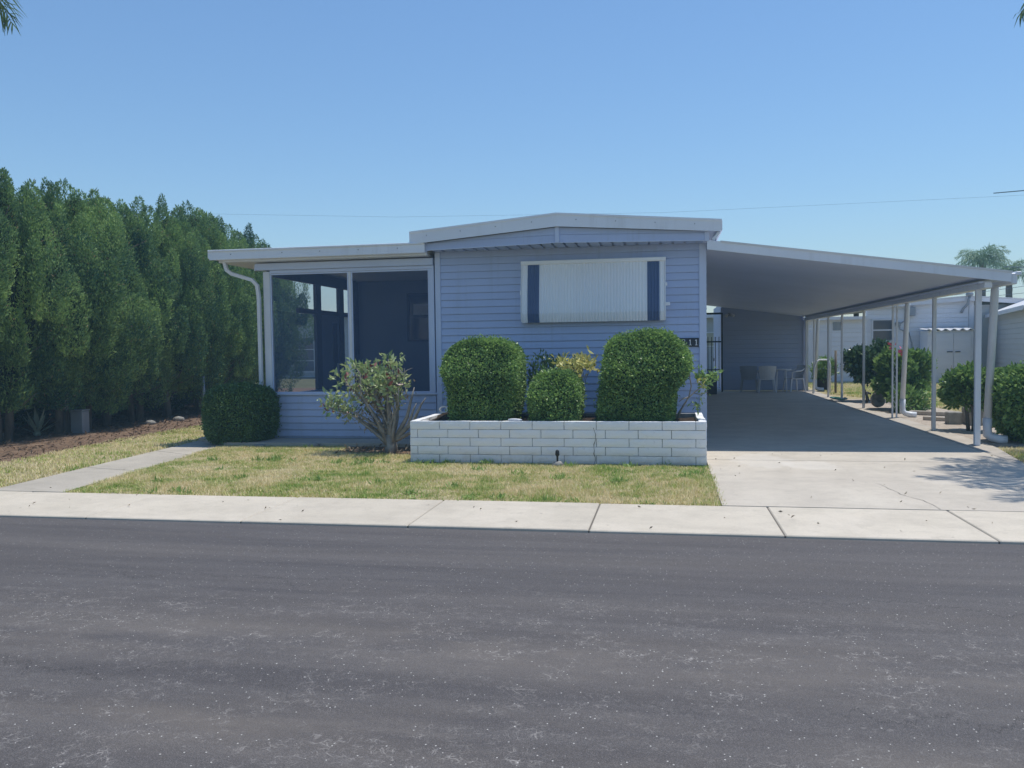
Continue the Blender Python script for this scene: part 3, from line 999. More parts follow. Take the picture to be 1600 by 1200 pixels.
posts = [(13.05, .040, .030, 4.435), (15.23, .030, .030, 4.49), (20.47, .026, .028, 4.52), (22.9, .026, .028, 4.52), (24.75, .026, .028, 4.52), (27.05, .026, .028, 4.52), (28.3, .045, .05, 4.50)]
for y, wx, wy, px in posts:
    box('post', WHITEP, cp, px - wx, px + wx, y - wy, y + wy, 0, 2.262, b=.006)
orn = MB()
orn.box(4.478, 4.508, 17.86, 17.89, 0, 2.262); orn.box(4.57, 4.60, 17.90, 17.93, 0, 2.262)
for i in range(8):
    z = .2 + i * .26
    pts_ = [(4.54 + .03 * math.sin(t * 3.14159 * 2), 17.895, z + .22 * t) for t in np.linspace(0, 1, 9)]
    orn.tube(pts_, .005, 5)
orn.build('ornamental_post', WHITEP, cp)
for i, (y, s_) in enumerate(((13.45, .055), (17.98, .048), (28.0, .05))):
    MB().tube([(4.80, y, 2.32), (4.795, y, 2.25), (4.72, y + .02, .34)], s_, 12).build('downspout', WHITEP, cp, True)
    MB().tube([(4.72, y + .02, .36), (4.72, y + .02, .20), (4.72, y + .01, .12), (4.77, y, .075), (4.86, y - .02, .055), (4.97, y - .04, .05)], [s_ + .01, s_ + .004, s_ + .011, s_ + .004, s_ + .011, s_ + .008], 12).build('spout_elbow', WHITEP, cp, True)
# closed end room of the carport
er = thing('carport_end_room', 'dark blue sided utility room closing the far end of the carport', 'utility room', (3, 28.5, 0))
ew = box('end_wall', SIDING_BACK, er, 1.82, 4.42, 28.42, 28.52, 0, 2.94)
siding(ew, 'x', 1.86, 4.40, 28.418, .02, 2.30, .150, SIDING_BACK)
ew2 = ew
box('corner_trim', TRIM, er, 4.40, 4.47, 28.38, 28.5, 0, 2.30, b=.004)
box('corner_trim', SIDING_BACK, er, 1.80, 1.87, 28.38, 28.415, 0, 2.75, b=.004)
box('end_side_wall', SIDING_BACK, er, 1.82, 1.92, 28.53, 33, 0, 2.9)
fl = thing('flood_light', 'twin white floodlight under the carport ceiling at the far wall', 'light', (2.08, 28.35, 2.5))
MB().box(2.02, 2.12, 28.36, 28.405, 2.46, 2.56).build('base', GREYM, fl)
for dx in (-.09, .09):
    MB().tube([(2.07 + dx * .3, 28.34, 2.52), (2.07 + dx, 28.26, 2.50), (2.07 + dx * 1.2, 28.18, 2.47)], [.015, .04, .055], 10).build('lamp_head', PLAST, fl, True)
# gate
gt = thing('iron_gate', 'black iron bar gate in the gap between home and end room', 'gate', (1.3, 27.6, 0))
box('rail', BLACKM, gt, .72, 1.76, 27.58, 27.62, 1.60, 1.645)
box('rail', BLACKM, gt, .72, 1.76, 27.58, 27.62, .70, .735)
for x_ in np.arange(.76, 1.76, .115):
    box('bar', BLACKM, gt, x_, x_ + .022, 27.585, 27.615, .12, 1.78)
box('frame_post', BLACKM, gt, 1.765, 1.81, 27.57, 27.63, 0, 2.55)
MB().box(1.50, 1.545, 27.55, 27.578, 1.0, 1.1).build('latch', GREYM, gt)
box('frame_head', BLACKM, gt, .66, 1.764, 27.58, 27.62, 2.50, 2.56)

# ------------------------------------------------------------------ PLANTER
pl = thing('brick_planter', 'raised planter of white painted slump block along the home front', 'planter', (-1.43, 11.3, 0))
PLX0, PLX1, PLY0, PLY1, CH = -3.36, .50, 10.62, 12.12, .110
core = MB()
core.box(PLX0 + .016, PLX1 - .016, PLY0 + .016, PLY0 + .095, -.06, .542)
core.box(PLX0 + .016, PLX0 + .095, PLY0 + .097, PLY1 - .02, -.06, .542)
core.box(PLX1 - .095, PLX1 - .016, PLY0 + .097, PLY1 - .02, -.06, .542)
core.box(PLX0 + .097, PLX1 - .097, PLY1 - .095, PLY1 - .02, -.06, .542)
core.build('mortar_core', MORTAR, pl)
def block(L, H, D, seed):
    """slump block L long (x), D deep (y), H high, bulging on its faces; grid mesh"""
    r = np.random.default_rng(seed)
    nx, nz = max(3, int(L / .07) + 1), 4
    V = []; F = []
    idx = {}
    xs = np.linspace(0, L, nx); zs = np.linspace(0, H, nz)
    for face, yb, sg_ in (('f', 0, -1), ('b', D, 1)):
        for j, z in enumerate(zs):
            for i, x_ in enumerate(xs):
                bx = min(i, nx - 1 - i) > 0; bz = min(j, nz - 1 - j) > 0
                b = .003 * (bx and bz) + r.uniform(-.0018, .0018)
                xo = r.uniform(-.0015, .0015); zo = r.uniform(-.0012, .0012)
                idx[(face, i, j)] = len(V)
                edge = .003 if not (bx and bz) else 0
                V.append((x_ + xo, yb + sg_ * (b - edge), z + zo))
    for j in range(nz - 1):
        for i in range(nx - 1):
            a, b, c, d = idx[('f', i, j)], idx[('f', i + 1, j)], idx[('f', i + 1, j + 1)], idx[('f', i, j + 1)]
            F.append((a, b, c, d))
            a, b, c, d = idx[('b', i, j)], idx[('b', i + 1, j)], idx[('b', i + 1, j + 1)], idx[('b', i, j + 1)]
            F.append((d, c, b, a))
    for i in range(nx - 1):
        F.append((idx[('f', i + 1, 0)], idx[('f', i, 0)], idx[('b', i, 0)], idx[('b', i + 1, 0)]))
        F.append((idx[('f', i, nz - 1)], idx[('f', i + 1, nz - 1)], idx[('b', i + 1, nz - 1)], idx[('b', i, nz - 1)]))
    for j in range(nz - 1):
        F.append((idx[('f', 0, j)], idx[('f', 0, j + 1)], idx[('b', 0, j + 1)], idx[('b', 0, j)]))
        F.append((idx[('f', nx - 1, j + 1)], idx[('f', nx - 1, j)], idx[('b', nx - 1, j)], idx[('b', nx - 1, j + 1)]))
    return mesh('block', V, F, BRICK)
cache = {}
def blk(L, k):
    key = (round(L, 3), k % 5)
    if key not in cache:
        cache[key] = block(L, CH - .006, .10, hash(key) % 9999)
    return cache[key]
def course(L, even):
    cuts = [0]
    x_ = .405 if even else .105
    while x_ < L - .06:
        cuts.append(x_); x_ += .415
    cuts.append(L)
    return cuts
kk = 0
for c_ in range(5):
    z = .004 + CH * c_
    even = c_ % 2 == 0
    cu = course(PLX1 - PLX0, even)
    for a, b_ in zip(cu[:-1], cu[1:]):
        o = link('block', blk(b_ - a - .009, kk), pl, (PLX0 + a + .006, PLY0 + rnd.uniform(-.003, .003), z)); kk += 1
        o.rotation_euler = (0, rnd.uniform(-.004, .004), 0)
    for side in (0, 1):
        Ls = PLY1 - PLY0 - .10
        cu = course(Ls, not even)
        for a, b_ in zip(cu[:-1], cu[1:]):
            if side == 0:
                o = link('block', blk(b_ - a - .009, kk), pl, (PLX0 - rnd.uniform(-.002, .004), PLY0 + .10 + b_ - .004, z))
                o.rotation_euler = (0, 0, -math.pi / 2)
            else:
                o = link('block', blk(b_ - a - .009, kk), pl, (PLX1 + rnd.uniform(-.002, .006), PLY0 + .10 + a + .004, z))
                o.rotation_euler = (0, 0, math.pi / 2)
            kk += 1
# crack running down the front
pts = []
x_ = -.905
for i in range(12):
    pts.append((x_, .01 + i * .042)); x_ += rnd.uniform(-.018, .018)
    x_ = min(max(x_, -.93), -.885)
crack(pts, .005, 'crack', pl, vertical=PLY0 - .0135)
# soil inside, mounded
n = 24
V = []; F = []
for j in range(n):
    for i in range(n):
        xx = PLX0 + .09 + (PLX1 - PLX0 - .18) * i / (n - 1); yy = PLY0 + .09 + (PLY1 - PLY0 - .19) * j / (n - 1)
        z = .49 + .03 * math.sin(xx * 7 + yy * 5) * rnd.random() + .12 * math.exp(-((xx + 3.0) / .35) ** 2 - ((yy - 11.85) / .3) ** 2)
        V.append((xx, yy, z))
for j in range(n - 1):
    for i in range(n - 1):
        F.append((j * n + i, j * n + i + 1, (j + 1) * n + i + 1, (j + 1) * n + i))
link('soil', mesh('soil', V, F, POTSOIL, True), pl)
# small things on and at the planter
def rock(name, label, c, r_, mat=STONE, sq=(1, 1, .6), cat='stone', group=None):
    import bmesh
    bm = bmesh.new()
    bmesh.ops.create_icosphere(bm, subdivisions=2, radius=1)
    P = np.array([v.co[:] for v in bm.verts])
    h = 1 + .18 * snoise(P, 2.4, int(abs(c[0] * 100)) + 3)
    for v, k_ in zip(bm.verts, h):
        v.co = Vector((v.co.x * k_ * r_ * sq[0], v.co.y * k_ * r_ * sq[1], v.co.z * k_ * r_ * sq[2]))
    me = bpy.data.meshes.new(name); bm.to_mesh(me); bm.free()
    me.materials.append(mat); me.shade_smooth()
    o = link(name, me, None, c)
    return tag(o, label, cat, group)
ring = MB()
pts = [(.06 * math.cos(t), .015 * math.sin(2 * t), .045 + .045 * math.sin(t)) for t in np.linspace(0, 6.283, 20)]
ring.tube(pts, .014, 8, False)
tag(ring.build('ring_ornament', BRICK, None, True, (-3.24, 11.92, .56)), 'small white ring ornament on the soil at the planter left end', 'ornament')
rock('white_shell', 'flat white shell lying on top of the planter front wall', (-1.95, 10.70, .565), .085, PLAST, (1.2, .5, .22), 'shell')
sp = thing('garden_spigot', 'small black garden light stake on grey base at the planter foot', 'garden light', (-1.36, 10.45, 0))
MB().lathe([(.075, -.02), (.07, .03), (.05, .055), (.0, .06)], (-1.36, 10.45, 0), 14).build('base', STONE, sp, True)
MB().tube([(-1.36, 10.45, .05), (-1.36, 10.45, .12), (-1.36, 10.45, .14), (-1.36, 10.45, .19), (-1.36, 10.45, .205)], [.012, .014, .028, .024, .01], 10).build('stake', BLACKM, sp, True)
rock('splash_stone', 'small grey stone on the grass edge before the porch wall', (-5.40, 12.16, .03), .09, STONE, (1.1, .8, .5), 'stone')
rock('flat_stone', 'flat pale stone beside the round bush at the path', (-6.36, 12.22, .01), .08, STONE, (1.4, .9, .35), 'stone')

# ------------------------------------------------------------------ VEGETATION
def superell(a, b, c, n, N, seed, warp=None, shell=.10, noise=.05, nf=4.0, top_only=False):
    """points near the surface of a superellipsoid centred at origin; returns points and outward normals"""
    r = np.random.default_rng(seed)
    ax = r.integers(0, 3, N)
    area = np.array([b * c, a * c, a * b])
    ax = r.choice(3, N, p=area / area.sum())
    sg_ = r.choice([-1, 1], N)
    U = r.uniform(-1, 1, (N, 3))
    U[np.arange(N), ax] = sg_
    if True:
        q = (np.abs(U) ** n).sum(1) ** (-1 / n)
        U = U * q[:, None]
    nr = np.sign(U) * np.abs(U) ** (n - 1) / np.array([a, b, c])
    nr = unit(nr)
    P = U * np.array([a, b, c])
    P = P + nr * (noise * snoise(P, nf, seed)[:, None])
    dep = r.exponential(shell * .45, N).clip(0, shell * 2)
    P = P - nr * dep[:, None] + nr * (r.random(N) < .05)[:, None] * r.uniform(0, .07, N)[:, None]
    if warp is not None:
        P = warp(P)
    return P, nr
def hedge(name, label, cx, cy, z0, a, b, h, leafm, N, leaf, n=5, warp=None, noise=.04, seed=1, group=None, cat='hedge', core=.86, aspect=.55, nf=4.0, stems=True):
    t = thing(name, label, cat, (cx, cy, z0), 0, group)
    c = h / 2
    P, nr = superell(a, b, c, n, N, seed, warp, .09, noise, nf)
    keep = P[:, 2] > -c + .01
    P = P[keep]; nr = nr[keep]
    V = leaves(P, nr * .35 + np.array([0, 0, .25]), leaf, aspect, .9)
    V[:, :, 2] += c
    me = quads_np('foliage', V, leafm)
    link('foliage', me, t, (0, 0, 0), True)
    # solid dark core, standing in for the shade deep among the leaves
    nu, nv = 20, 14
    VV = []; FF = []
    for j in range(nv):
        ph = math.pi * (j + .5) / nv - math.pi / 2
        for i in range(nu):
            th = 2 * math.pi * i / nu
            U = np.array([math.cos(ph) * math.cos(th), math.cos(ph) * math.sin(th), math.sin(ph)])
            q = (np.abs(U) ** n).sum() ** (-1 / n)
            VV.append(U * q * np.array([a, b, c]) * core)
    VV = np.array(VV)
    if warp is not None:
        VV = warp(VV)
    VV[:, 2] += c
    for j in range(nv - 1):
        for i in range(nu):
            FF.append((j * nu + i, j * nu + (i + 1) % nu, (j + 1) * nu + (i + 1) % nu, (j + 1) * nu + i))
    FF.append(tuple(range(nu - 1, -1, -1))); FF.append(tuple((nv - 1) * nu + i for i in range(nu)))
    link('dark_core', mesh('dark_core', VV, FF, DARKCORE, True), t, (0, 0, 0), True)
    return t
def sil(c, zt, zl, zr, drop, slope, h2):
    """reshape a boxy hedge: left/right edges by height, top drop across the width, front shoulder"""
    def w(P):
        Q = P.copy()
        z = P[:, 2] / h2
        L_ = np.interp(z, zt, zl); R_ = np.interp(z, zt, zr)
        u = (P[:, 0] / c + 1) / 2
        Q[:, 0] = L_ + (R_ - L_) * u
        k = np.clip((z + .2) / 1.2, 0, 1)
        dp = np.interp(u, [0, .12, .3, .5, .7, .88, 1], drop) * k ** 1.5
        Q[:, 2] = P[:, 2] - dp
        Q[:, 1] = np.where(P[:, 1] < 0, P[:, 1] * (1 - slope * np.clip(z - .18, 0, 1)), P[:, 1])
        Q[:, 1] += .03 * np.sin(P[:, 0] * 6 + z * 3) * (P[:, 1] < 0)
        return Q
    return w
w1 = sil(.58, [-1, -.6, -.1, .25, .6, .85, 1], [-.42, -.45, -.47, -.53, -.54, -.50, -.43], [.42, .46, .50, .51, .50, .46, .40], [.09, .03, 0, 0, .0, .03, .10], .85, .58)
hedge('trimmed_shrub', 'tall rounded clipped shrub at the left end of the planter', -2.46, 11.32, .48, .58, .50, 1.15, HEDGEL, 60000, .036, 10, w1, .035, 3, 'clipped shrubs in the white planter', 'shrub')
w2 = sil(.385, [-1, -.5, 0, .5, 1], [-.31, -.34, -.35, -.33, -.28], [.31, .33, .34, .33, .28], [.04, .01, 0, 0, .0, .02, .05], .7, .34)
hedge('trimmed_shrub', 'small low clipped shrub in the middle of the planter', -1.445, 11.13, .46, .385, .38, .70, HEDGEL, 32000, .036, 7, w2, .03, 4, 'clipped shrubs in the white planter', 'shrub')
w3 = sil(.62, [-1, -.6, -.25, 0, .25, .5, .75, 1], [-.60, -.60, -.58, -.56, -.55, -.54, -.53, -.50], [.38, .38, .40, .52, .60, .58, .52, .44], [.07, .04, .015, 0, .0, .03, .08], .85, .60)
hedge('trimmed_shrub', 'largest square-topped clipped shrub at the right end of the planter', -.27, 11.32, .48, .62, .52, 1.19, HEDGEL, 76000, .036, 10, w3, .045, 9, 'clipped shrubs in the white planter', 'shrub')
hedge('round_bush', 'low dense dark green bush beside the path at the porch corner', -6.88, 12.62, .0, .535, .46, .95, HEDGE_D, 44000, .038, 3.4, None, .05, 12, None, 'bush')
def warpd(P):
    Q = P.copy(); Q[:, 0] = P[:, 0] * (1 - .10 * np.clip(-P[:, 2] / .5, 0, 1)); return Q
hedge('hedge', 'dark broad-leaved hedge right of the front carport downspout', 6.05, 13.55, .0, 1.25, .55, 1.15, SHRUBL, 26000, .075, 4, warpd, .07, 15, None, 'hedge', .82, .5)

def branch_tree(mb, base, d, L, r_, depth, tips, seed, spread=.6, ratio=.72, kids=(2, 3), bend=.25, up=.15):
    rr = random.Random(seed)
    pts = [Vector(base)]; rs = [r_]
    dd = Vector(d).normalized()
    nseg = 4
    for i in range(nseg):
        dd = (dd + Vector((rr.uniform(-bend, bend), rr.uniform(-bend, bend), rr.uniform(-bend, bend) + up * .5))).normalized()
        pts.append(pts[-1] + dd * L / nseg)
        rs.append(r_ * (1 - .35 * (i + 1) / nseg))
    mb.tube(pts, rs, 6 if depth > 1 else 4, True)
    if depth == 0:
        tips.append((pts[-1].copy(), dd.copy())); return
    for k_ in range(rr.randint(*kids)):
        nd = (dd + Vector((rr.uniform(-spread, spread), rr.uniform(-spread, spread), rr.uniform(-spread * .4, spread * .6) + up))).normalized()
        start = pts[-1] if k_ < 2 else pts[2]
        branch_tree(mb, start, nd, L * ratio * rr.uniform(.8, 1.2), rs[-1] * .8, depth - 1, tips, rr.random(), spread, ratio, kids, bend, up)
def leaf_tips(tips, per, size, aspect, spread=.06, jitter=.9, up=.3):
    P = []; D = []
    for p_, d_ in tips:
        for _ in range(per):
            P.append(np.array(p_) + rng.normal(0, spread, 3)); D.append(np.array(d_) * .5 + np.array([0, 0, up]))
    return leaves(np.array(P), np.array(D), size, aspect, jitter, .12)
# gnarled sparse shrub in front of the porch
dt = thing('gnarled_shrub', 'gnarled grey multi-stemmed shrub with sparse leaves before the porch', 'shrub', (-4.05, 11.62, 0))
wood = MB(); tips = []
B0 = Vector((-3.97, 11.62, -.02))
wood.tube([B0, B0 + Vector((.01, 0, .12)), B0 + Vector((-.03, 0, .28))], [.105, .085, .075], 8)
rr = random.Random(12)
ztips = []; lowt = []
ends = []
for i in range(24):
    u_ = i / 23
    x_ = -4.88 + 1.24 * u_
    top = 1.37 - .95 * (u_ - .62) ** 2
    ends.append((x_ + rr.uniform(-.05, .05), 11.62 + rr.uniform(-.30, .30), top - rr.choice((0.0, .12, .26, .42)) * (1.2 - .5 * u_)))
for i, e in enumerate(ends):
    e = Vector(e)
    st = B0 + Vector((rr.uniform(-.05, .05), rr.uniform(-.04, .04), rr.uniform(.12, .26)))
    m1 = st.lerp(e, .30) + Vector((rr.uniform(-.05, .05), rr.uniform(-.05, .05), .05))
    m1.x = st.x + (m1.x - st.x) * .8
    m2 = st.lerp(e, .64) + Vector((rr.uniform(-.07, .07), rr.uniform(-.06, .06), rr.uniform(-.02, .07)))
    m3 = st.lerp(e, .86) + Vector((rr.uniform(-.05, .05), rr.uniform(-.05, .05), rr.uniform(-.03, .03)))
    r0_ = rr.uniform(.018, .034)
    wood.tube([st, st.lerp(m1, .5) + Vector((rr.uniform(-.02, .02), 0, 0)), m1, m2, m3, e], [r0_, r0_ * .85, r0_ * .7, r0_ * .45, r0_ * .32, .005], 6)
    lowt.append((m2.copy(), Vector((0, 0, -1)))); 
    if rr.random() < .6: lowt.append((m3.copy(), Vector((0, 0, -.5))))
    for q in range(rr.randint(2, 4)):
        b0_ = m2.lerp(e, rr.uniform(.1, .9)); d_ = Vector((rr.uniform(-1, 1), rr.uniform(-1, 1), rr.uniform(-.1, 1))).normalized()
        tp_ = b0_ + d_ * rr.uniform(.08, .20)
        wood.tube([b0_, b0_.lerp(tp_, .5) + Vector((0, 0, .01)), tp_], [.008, .006, .003], 4)
        if not (e.x > -3.72 and rr.random() < .6):
            ztips.append((tp_, d_))
    if e.x < -3.75: ztips.append((e, Vector((0, 0, 1))))
# bare side limbs at right
for e in ((-3.56, 11.6, .72), (-3.45, 11.55, .52), (-3.62, 11.7, .95), (-3.42, 11.6, .80)):
    e = Vector(e); st = B0 + Vector((.04, 0, .18)); m1 = st.lerp(e, .5) + Vector((.05, 0, -.04))
    wood.tube([st, m1, st.lerp(e, .8) + Vector((.03, 0, .03)), e], [.034, .026, .015, .006], 6)
wood.build('stems', BARKP, dt, True)
V = leaf_tips(ztips, 12, .10, .40, .055, .8, .15)
link('leaves', quads_np('leaves', V, DESL), dt)
V = leaf_tips(lowt, 7, .06, .4, .07, 1.2, -.2)
P = np.c_[rng.normal(-4.12, .11, 520), rng.normal(11.6, .09, 520), rng.uniform(.30, 1.0, 520)]
P[:, 0] -= (P[:, 2] - .3) * .18
V = np.concatenate([V, leaves(P, np.tile([0, 0, -.3], (len(P), 1)), .05, .45, 1.0)])
link('dry_leaves', quads_np('dry_leaves', V, DRYL), dt)
P = np.c_[rng.uniform(-4.8, -3.5, 260), rng.uniform(11.3, 12.1, 260), rng.uniform(0, .02, 260)]
lit = link('leaf_litter', quads_np('leaf_litter', leaves(P, np.tile([1, 0, .1], (260, 1)), .07, .35, 1.0), DRYL))
tag(lit, 'fallen pale leaves on the mulch under the gnarled shrub', None, None, 'stuff')

P = np.c_[rng.uniform(-7, 4.2, 150), rng.uniform(6.85, 11.9, 150), np.full(150, .006)]
P = P[~in_poly(P[:, :2], LAWN)]
dl = link('drifted_leaves', quads_np('drifted_leaves', leaves(P, np.tile([1, 0, .05], (len(P), 1)), .035, .4, .9), DRYL))
tag(dl, 'small dry leaves drifted over the sidewalk and driveway', None, None, 'stuff')

# variegated shrub and dark shrub behind the small clipped one
def loose_shrub(name, label, c, mat, n, size, rad, hgt, seed, cat='shrub', stem=.012, aspect=.45, kids=(2, 3), depth=2, spread=.6, base_z=None, barkm=BARKP, group=None, jl=.05):
    t = thing(name, label, cat, c, 0, group)
    mb = MB(); tp = []
    rr = random.Random(seed)
    for i in range(5):
        a_ = rr.uniform(0, 6.28)
        branch_tree(mb, (0, 0, 0), (math.cos(a_) * rad, math.sin(a_) * rad, hgt), math.hypot(rad, hgt) * .55, stem, depth, tp, rr.random(), spread, .6, kids, .2, .1)
    mb.build('stems', barkm, t, True, (0, 0, 0), True)
    V = leaf_tips(tp, n, size, aspect, jl, .9)
    link('leaves', quads_np('leaves', V, mat), t, (0, 0, 0), True)
    return t
loose_shrub('croton', 'yellow variegated shrub rising behind the small clipped shrub', (-1.28, 11.66, .56), YELL, 14, .095, .20, .66, 5, 'shrub', .010, .38)
loose_shrub('dark_shrub', 'dark leafy shrub left of the yellow variegated shrub', (-1.60, 11.85, .6), SHRUBDK, 16, .07, .20, .68, 6)
ls = thing('leggy_shrub', 'leggy bare stem with yellow green leaf tufts at the planter right end', 'shrub', (.20, 11.25, .48))
mb = MB()
mb.tube([(.12, 11.3, .46), (.20, 11.25, .66), (.30, 11.22, .83), (.33, 11.2, .97), (.30, 11.2, 1.16)], [.014, .012, .010, .008, .006], 6)
mb.tube([(.16, 11.28, .60), (.28, 11.2, .80), (.36, 11.2, .88), (.50, 11.15, 1.0)], [.010, .009, .008, .006], 6)
mb.tube([(.30, 11.22, .83), (.20, 11.2, .79), (.17, 11.2, .76)], [.008, .006, .005], 5)
mb.tube([(.36, 11.2, .88), (.44, 11.15, .86), (.54, 11.1, .90)], [.007, .006, .004], 5)
mb.build('stems', BARKP, ls, True)
tp = [(Vector((.50, 11.15, 1.06)), Vector((.3, 0, 1)))] * 12 + [(Vector((.42, 11.15, 1.12)), Vector((0, 0, 1)))] * 8 + [(Vector((.60, 11.1, 1.10)), Vector((1, 0, .6)))] * 6 + [(Vector((.50, 11.1, .92)), Vector((1, 0, .3)))] * 3 + [(Vector((.42, 11.12, .72)), Vector((.2, 0, .6)))] * 4
link('leaves', quads_np('leaves', leaf_tips(tp, 7, .065, .4, .045, 1.0), SHRUBL), ls)
link('yellow_leaves', quads_np('yellow_leaves', leaf_tips([(Vector((.46, 11.1, 1.0)), Vector((0, 0, .5)))] * 4, 6, .07, .45, .03, 1.0), YELL), ls)

# cedar trees ---------------------------------------------------------------
def cedar_mesh(seed, H=4.9, Rm=1.38, z0=.62, N=90000):
    r = np.random.default_rng(seed)
    # plume sites over the crown surface
    npl = 420
    prof = lambda q: Rm * np.clip((.55 + .9 * q * (1 - q) * 1.6) * (1 - np.clip(q - .45, 0, 1) ** 1.7 * 2.35), .06, 2) * np.clip((q + .12) / .3, .35, 1)
    ns = 40
    per = N // ns
    PP = []; DD = []
    for k_ in range(ns):
        q = (k_ + .5) / ns
        q = q ** .95
        th = k_ * 2.39996 + r.normal(0, .25)
        Ls = r.uniform(1.0, 1.9) * (1 - .25 * q)
        zb = z0 - r.uniform(.1, .5) + q * (H - z0 - Ls * .72)
        rb = float(prof(np.array([min(q * .95, .93)]))[0]) * r.uniform(.62, .95)
        if q > .9: rb *= .4
        Rs = r.uniform(.22, .44) * (1 - .25 * q)
        lean = np.array([math.cos(th) * .14, math.sin(th) * .14, 1.0]) + r.normal(0, .05, 3)
        lean /= np.linalg.norm(lean)
        u = r.beta(1.1, 1.5, per)
        ph = r.uniform(0, 6.283, per)
        rad = Rs * np.clip(np.sin(np.pi * np.clip(u * .82 + .16, 0, 1)) ** .8, .03, 1) * (1 + .16 * np.sin(ph * 3 + u * 14 + k_)) * r.uniform(.62, 1.10, per)
        c0 = np.array([rb * math.cos(th), rb * math.sin(th), zb])
        e1 = np.cross(lean, [0, 1, 0]); e1 /= np.linalg.norm(e1); e2 = np.cross(lean, e1)
        o_ = np.cos(ph)[:, None] * e1 + np.sin(ph)[:, None] * e2
        PP.append(c0 + lean * (u * Ls)[:, None] + o_ * rad[:, None])
        DD.append(o_ * .55 + lean * .8)
    P = np.concatenate(PP); D = np.concatenate(DD)
    # interior filler sprays
    M = N // 10
    t2 = r.uniform(0, .92, M); th2 = r.uniform(0, 6.283, M)
    r2 = prof(t2) * r.uniform(.45, .75, M)
    P2 = np.c_[r2 * np.cos(th2), r2 * np.sin(th2), z0 + t2 * (H - z0 - .2)]
    P = np.r_[P, P2]; D = np.r_[D, np.c_[np.cos(th2), np.sin(th2), np.full(M, .8)]]
    global rng
    V = leaves(P, D, .062, .32, .42, .08)
    return quads_np('crown', V, CEDAR), prof
def cedar_wood(seed, H=4.9):
    mb = MB()
    rr = random.Random(seed)
    for s_ in range(rr.randint(1, 2)):
        ox, oy = rr.uniform(-.12, .12), rr.uniform(-.12, .12)
        mb.tube([(ox, oy, -.05), (ox * 1.5, oy * 1.5, .8), (ox, oy, 2.2), (0, 0, H - .6)], [.09, .075, .055, .02], 8)
    mb2 = MB()
    for i in range(44):
        z = rr.uniform(.35, H - 1.2); a_ = rr.uniform(0, 6.28); L_ = rr.uniform(.5, 1.0)
        mb2.tube([(0, 0, z), (math.cos(a_) * L_ * .5, math.sin(a_) * L_ * .5, z + L_ * .15), (math.cos(a_) * L_, math.sin(a_) * L_, z + L_ * .45)], [.022, .014, .006], 4)
    return mesh('trunk', mb.v, mb.f, BARK, True), mesh('branch', mb2.v, mb2.f, BARK, True)
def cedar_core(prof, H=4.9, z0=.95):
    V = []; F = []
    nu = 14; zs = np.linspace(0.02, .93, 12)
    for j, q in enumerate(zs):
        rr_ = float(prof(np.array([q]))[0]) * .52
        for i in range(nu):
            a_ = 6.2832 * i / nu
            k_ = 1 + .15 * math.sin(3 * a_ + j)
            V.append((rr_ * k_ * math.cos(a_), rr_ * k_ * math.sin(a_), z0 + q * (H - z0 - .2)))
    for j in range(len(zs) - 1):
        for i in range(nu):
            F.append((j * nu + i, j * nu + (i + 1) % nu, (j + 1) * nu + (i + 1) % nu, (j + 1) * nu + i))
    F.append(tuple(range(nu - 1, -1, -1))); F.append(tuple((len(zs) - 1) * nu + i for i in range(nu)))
    return mesh('dark_inner_core', V, F, DARKCORE, True)  # dark opaque filler: blocks the view through and paints the crown's inner shade
var = []
for s_ in range(4):
    cm_, pf = cedar_mesh(21 + s_)
    tr_, br_ = cedar_wood(60 + s_)
    var.append((cm_, tr_, br_, cedar_core(pf)))
ordn = ['first', 'second', 'third', 'fourth', 'fifth', 'sixth', 'seventh', 'eighth', 'ninth', 'tenth', 'eleventh', 'twelfth', 'thirteenth', 'fourteenth', 'fifteenth', 'sixteenth']
row = [(11.35, 4.72), (12.65, 4.90), (13.8, 4.78), (14.65, 4.95), (15.5, 4.9), (16.6, 4.95), (17.7, 5.05), (18.75, 5.25), (19.6, 5.15), (20.5, 4.9), (21.6, 4.98), (22.7, 4.8)]
def place_cedar(x_, y_, H_, v, label, group, wide=1.0):
    t = thing('cedar_tree', label, 'tree', (x_, y_, 0), 0, group)
    cm_, tr_, br_, co_ = var[v % 4]
    for nm, me in (('crown', cm_), ('trunk', tr_), ('branch', br_), ('dark_inner_core', co_)):
        link(nm, me, t, (0, 0, 0), True)
    t.rotation_euler = (0, 0, rnd.uniform(0, 6.28))
    t.scale = (wide, wide, H_ / 4.9)
for i, (y_, H_) in enumerate(row):
    place_cedar(-11.45 + rnd.uniform(-.18, .12), y_, H_, i, 'dense cedar, %s counting from the street end of the front row' % ordn[i], 'cedars in the row along the left boundary', rnd.uniform(.85, 1.02))
for i, y_ in enumerate((10.3, 12.4, 14.4, 16.4, 18.4, 20.4)):
    place_cedar(-13.3 + rnd.uniform(-.2, .2), y_, rnd.uniform(4.3, 4.7), i + 1, 'dark cedar behind the front row, %s from the street end of the rear row' % ordn[i], 'cedars in the rear row on the left', 1.1)
# low shrubs under the row that close the view between trunks
for i, y_ in enumerate((9.6, 12.2, 14.8, 17.4, 20.0, 22.6)):
    if i == 0:
        us = hedge('understorey_bush', 'first dark undergrowth bush from the street, behind the cedar trunks', -14.9, y_, 0, 1.5, .9, 1.7, SHRUBDK, 9000, .12, 2.6, None, .2, 77, 'undergrowth behind the cedars', 'bush', .8)
    else:
        c2 = copy_tree(us); c2.location = (-14.9 + .25 * i, y_, 0); c2.rotation_euler = (0, 0, rnd.uniform(-.3, .3))
        c2['label'] = '%s dark undergrowth bush from the street, behind the cedar trunks' % ordn[i]

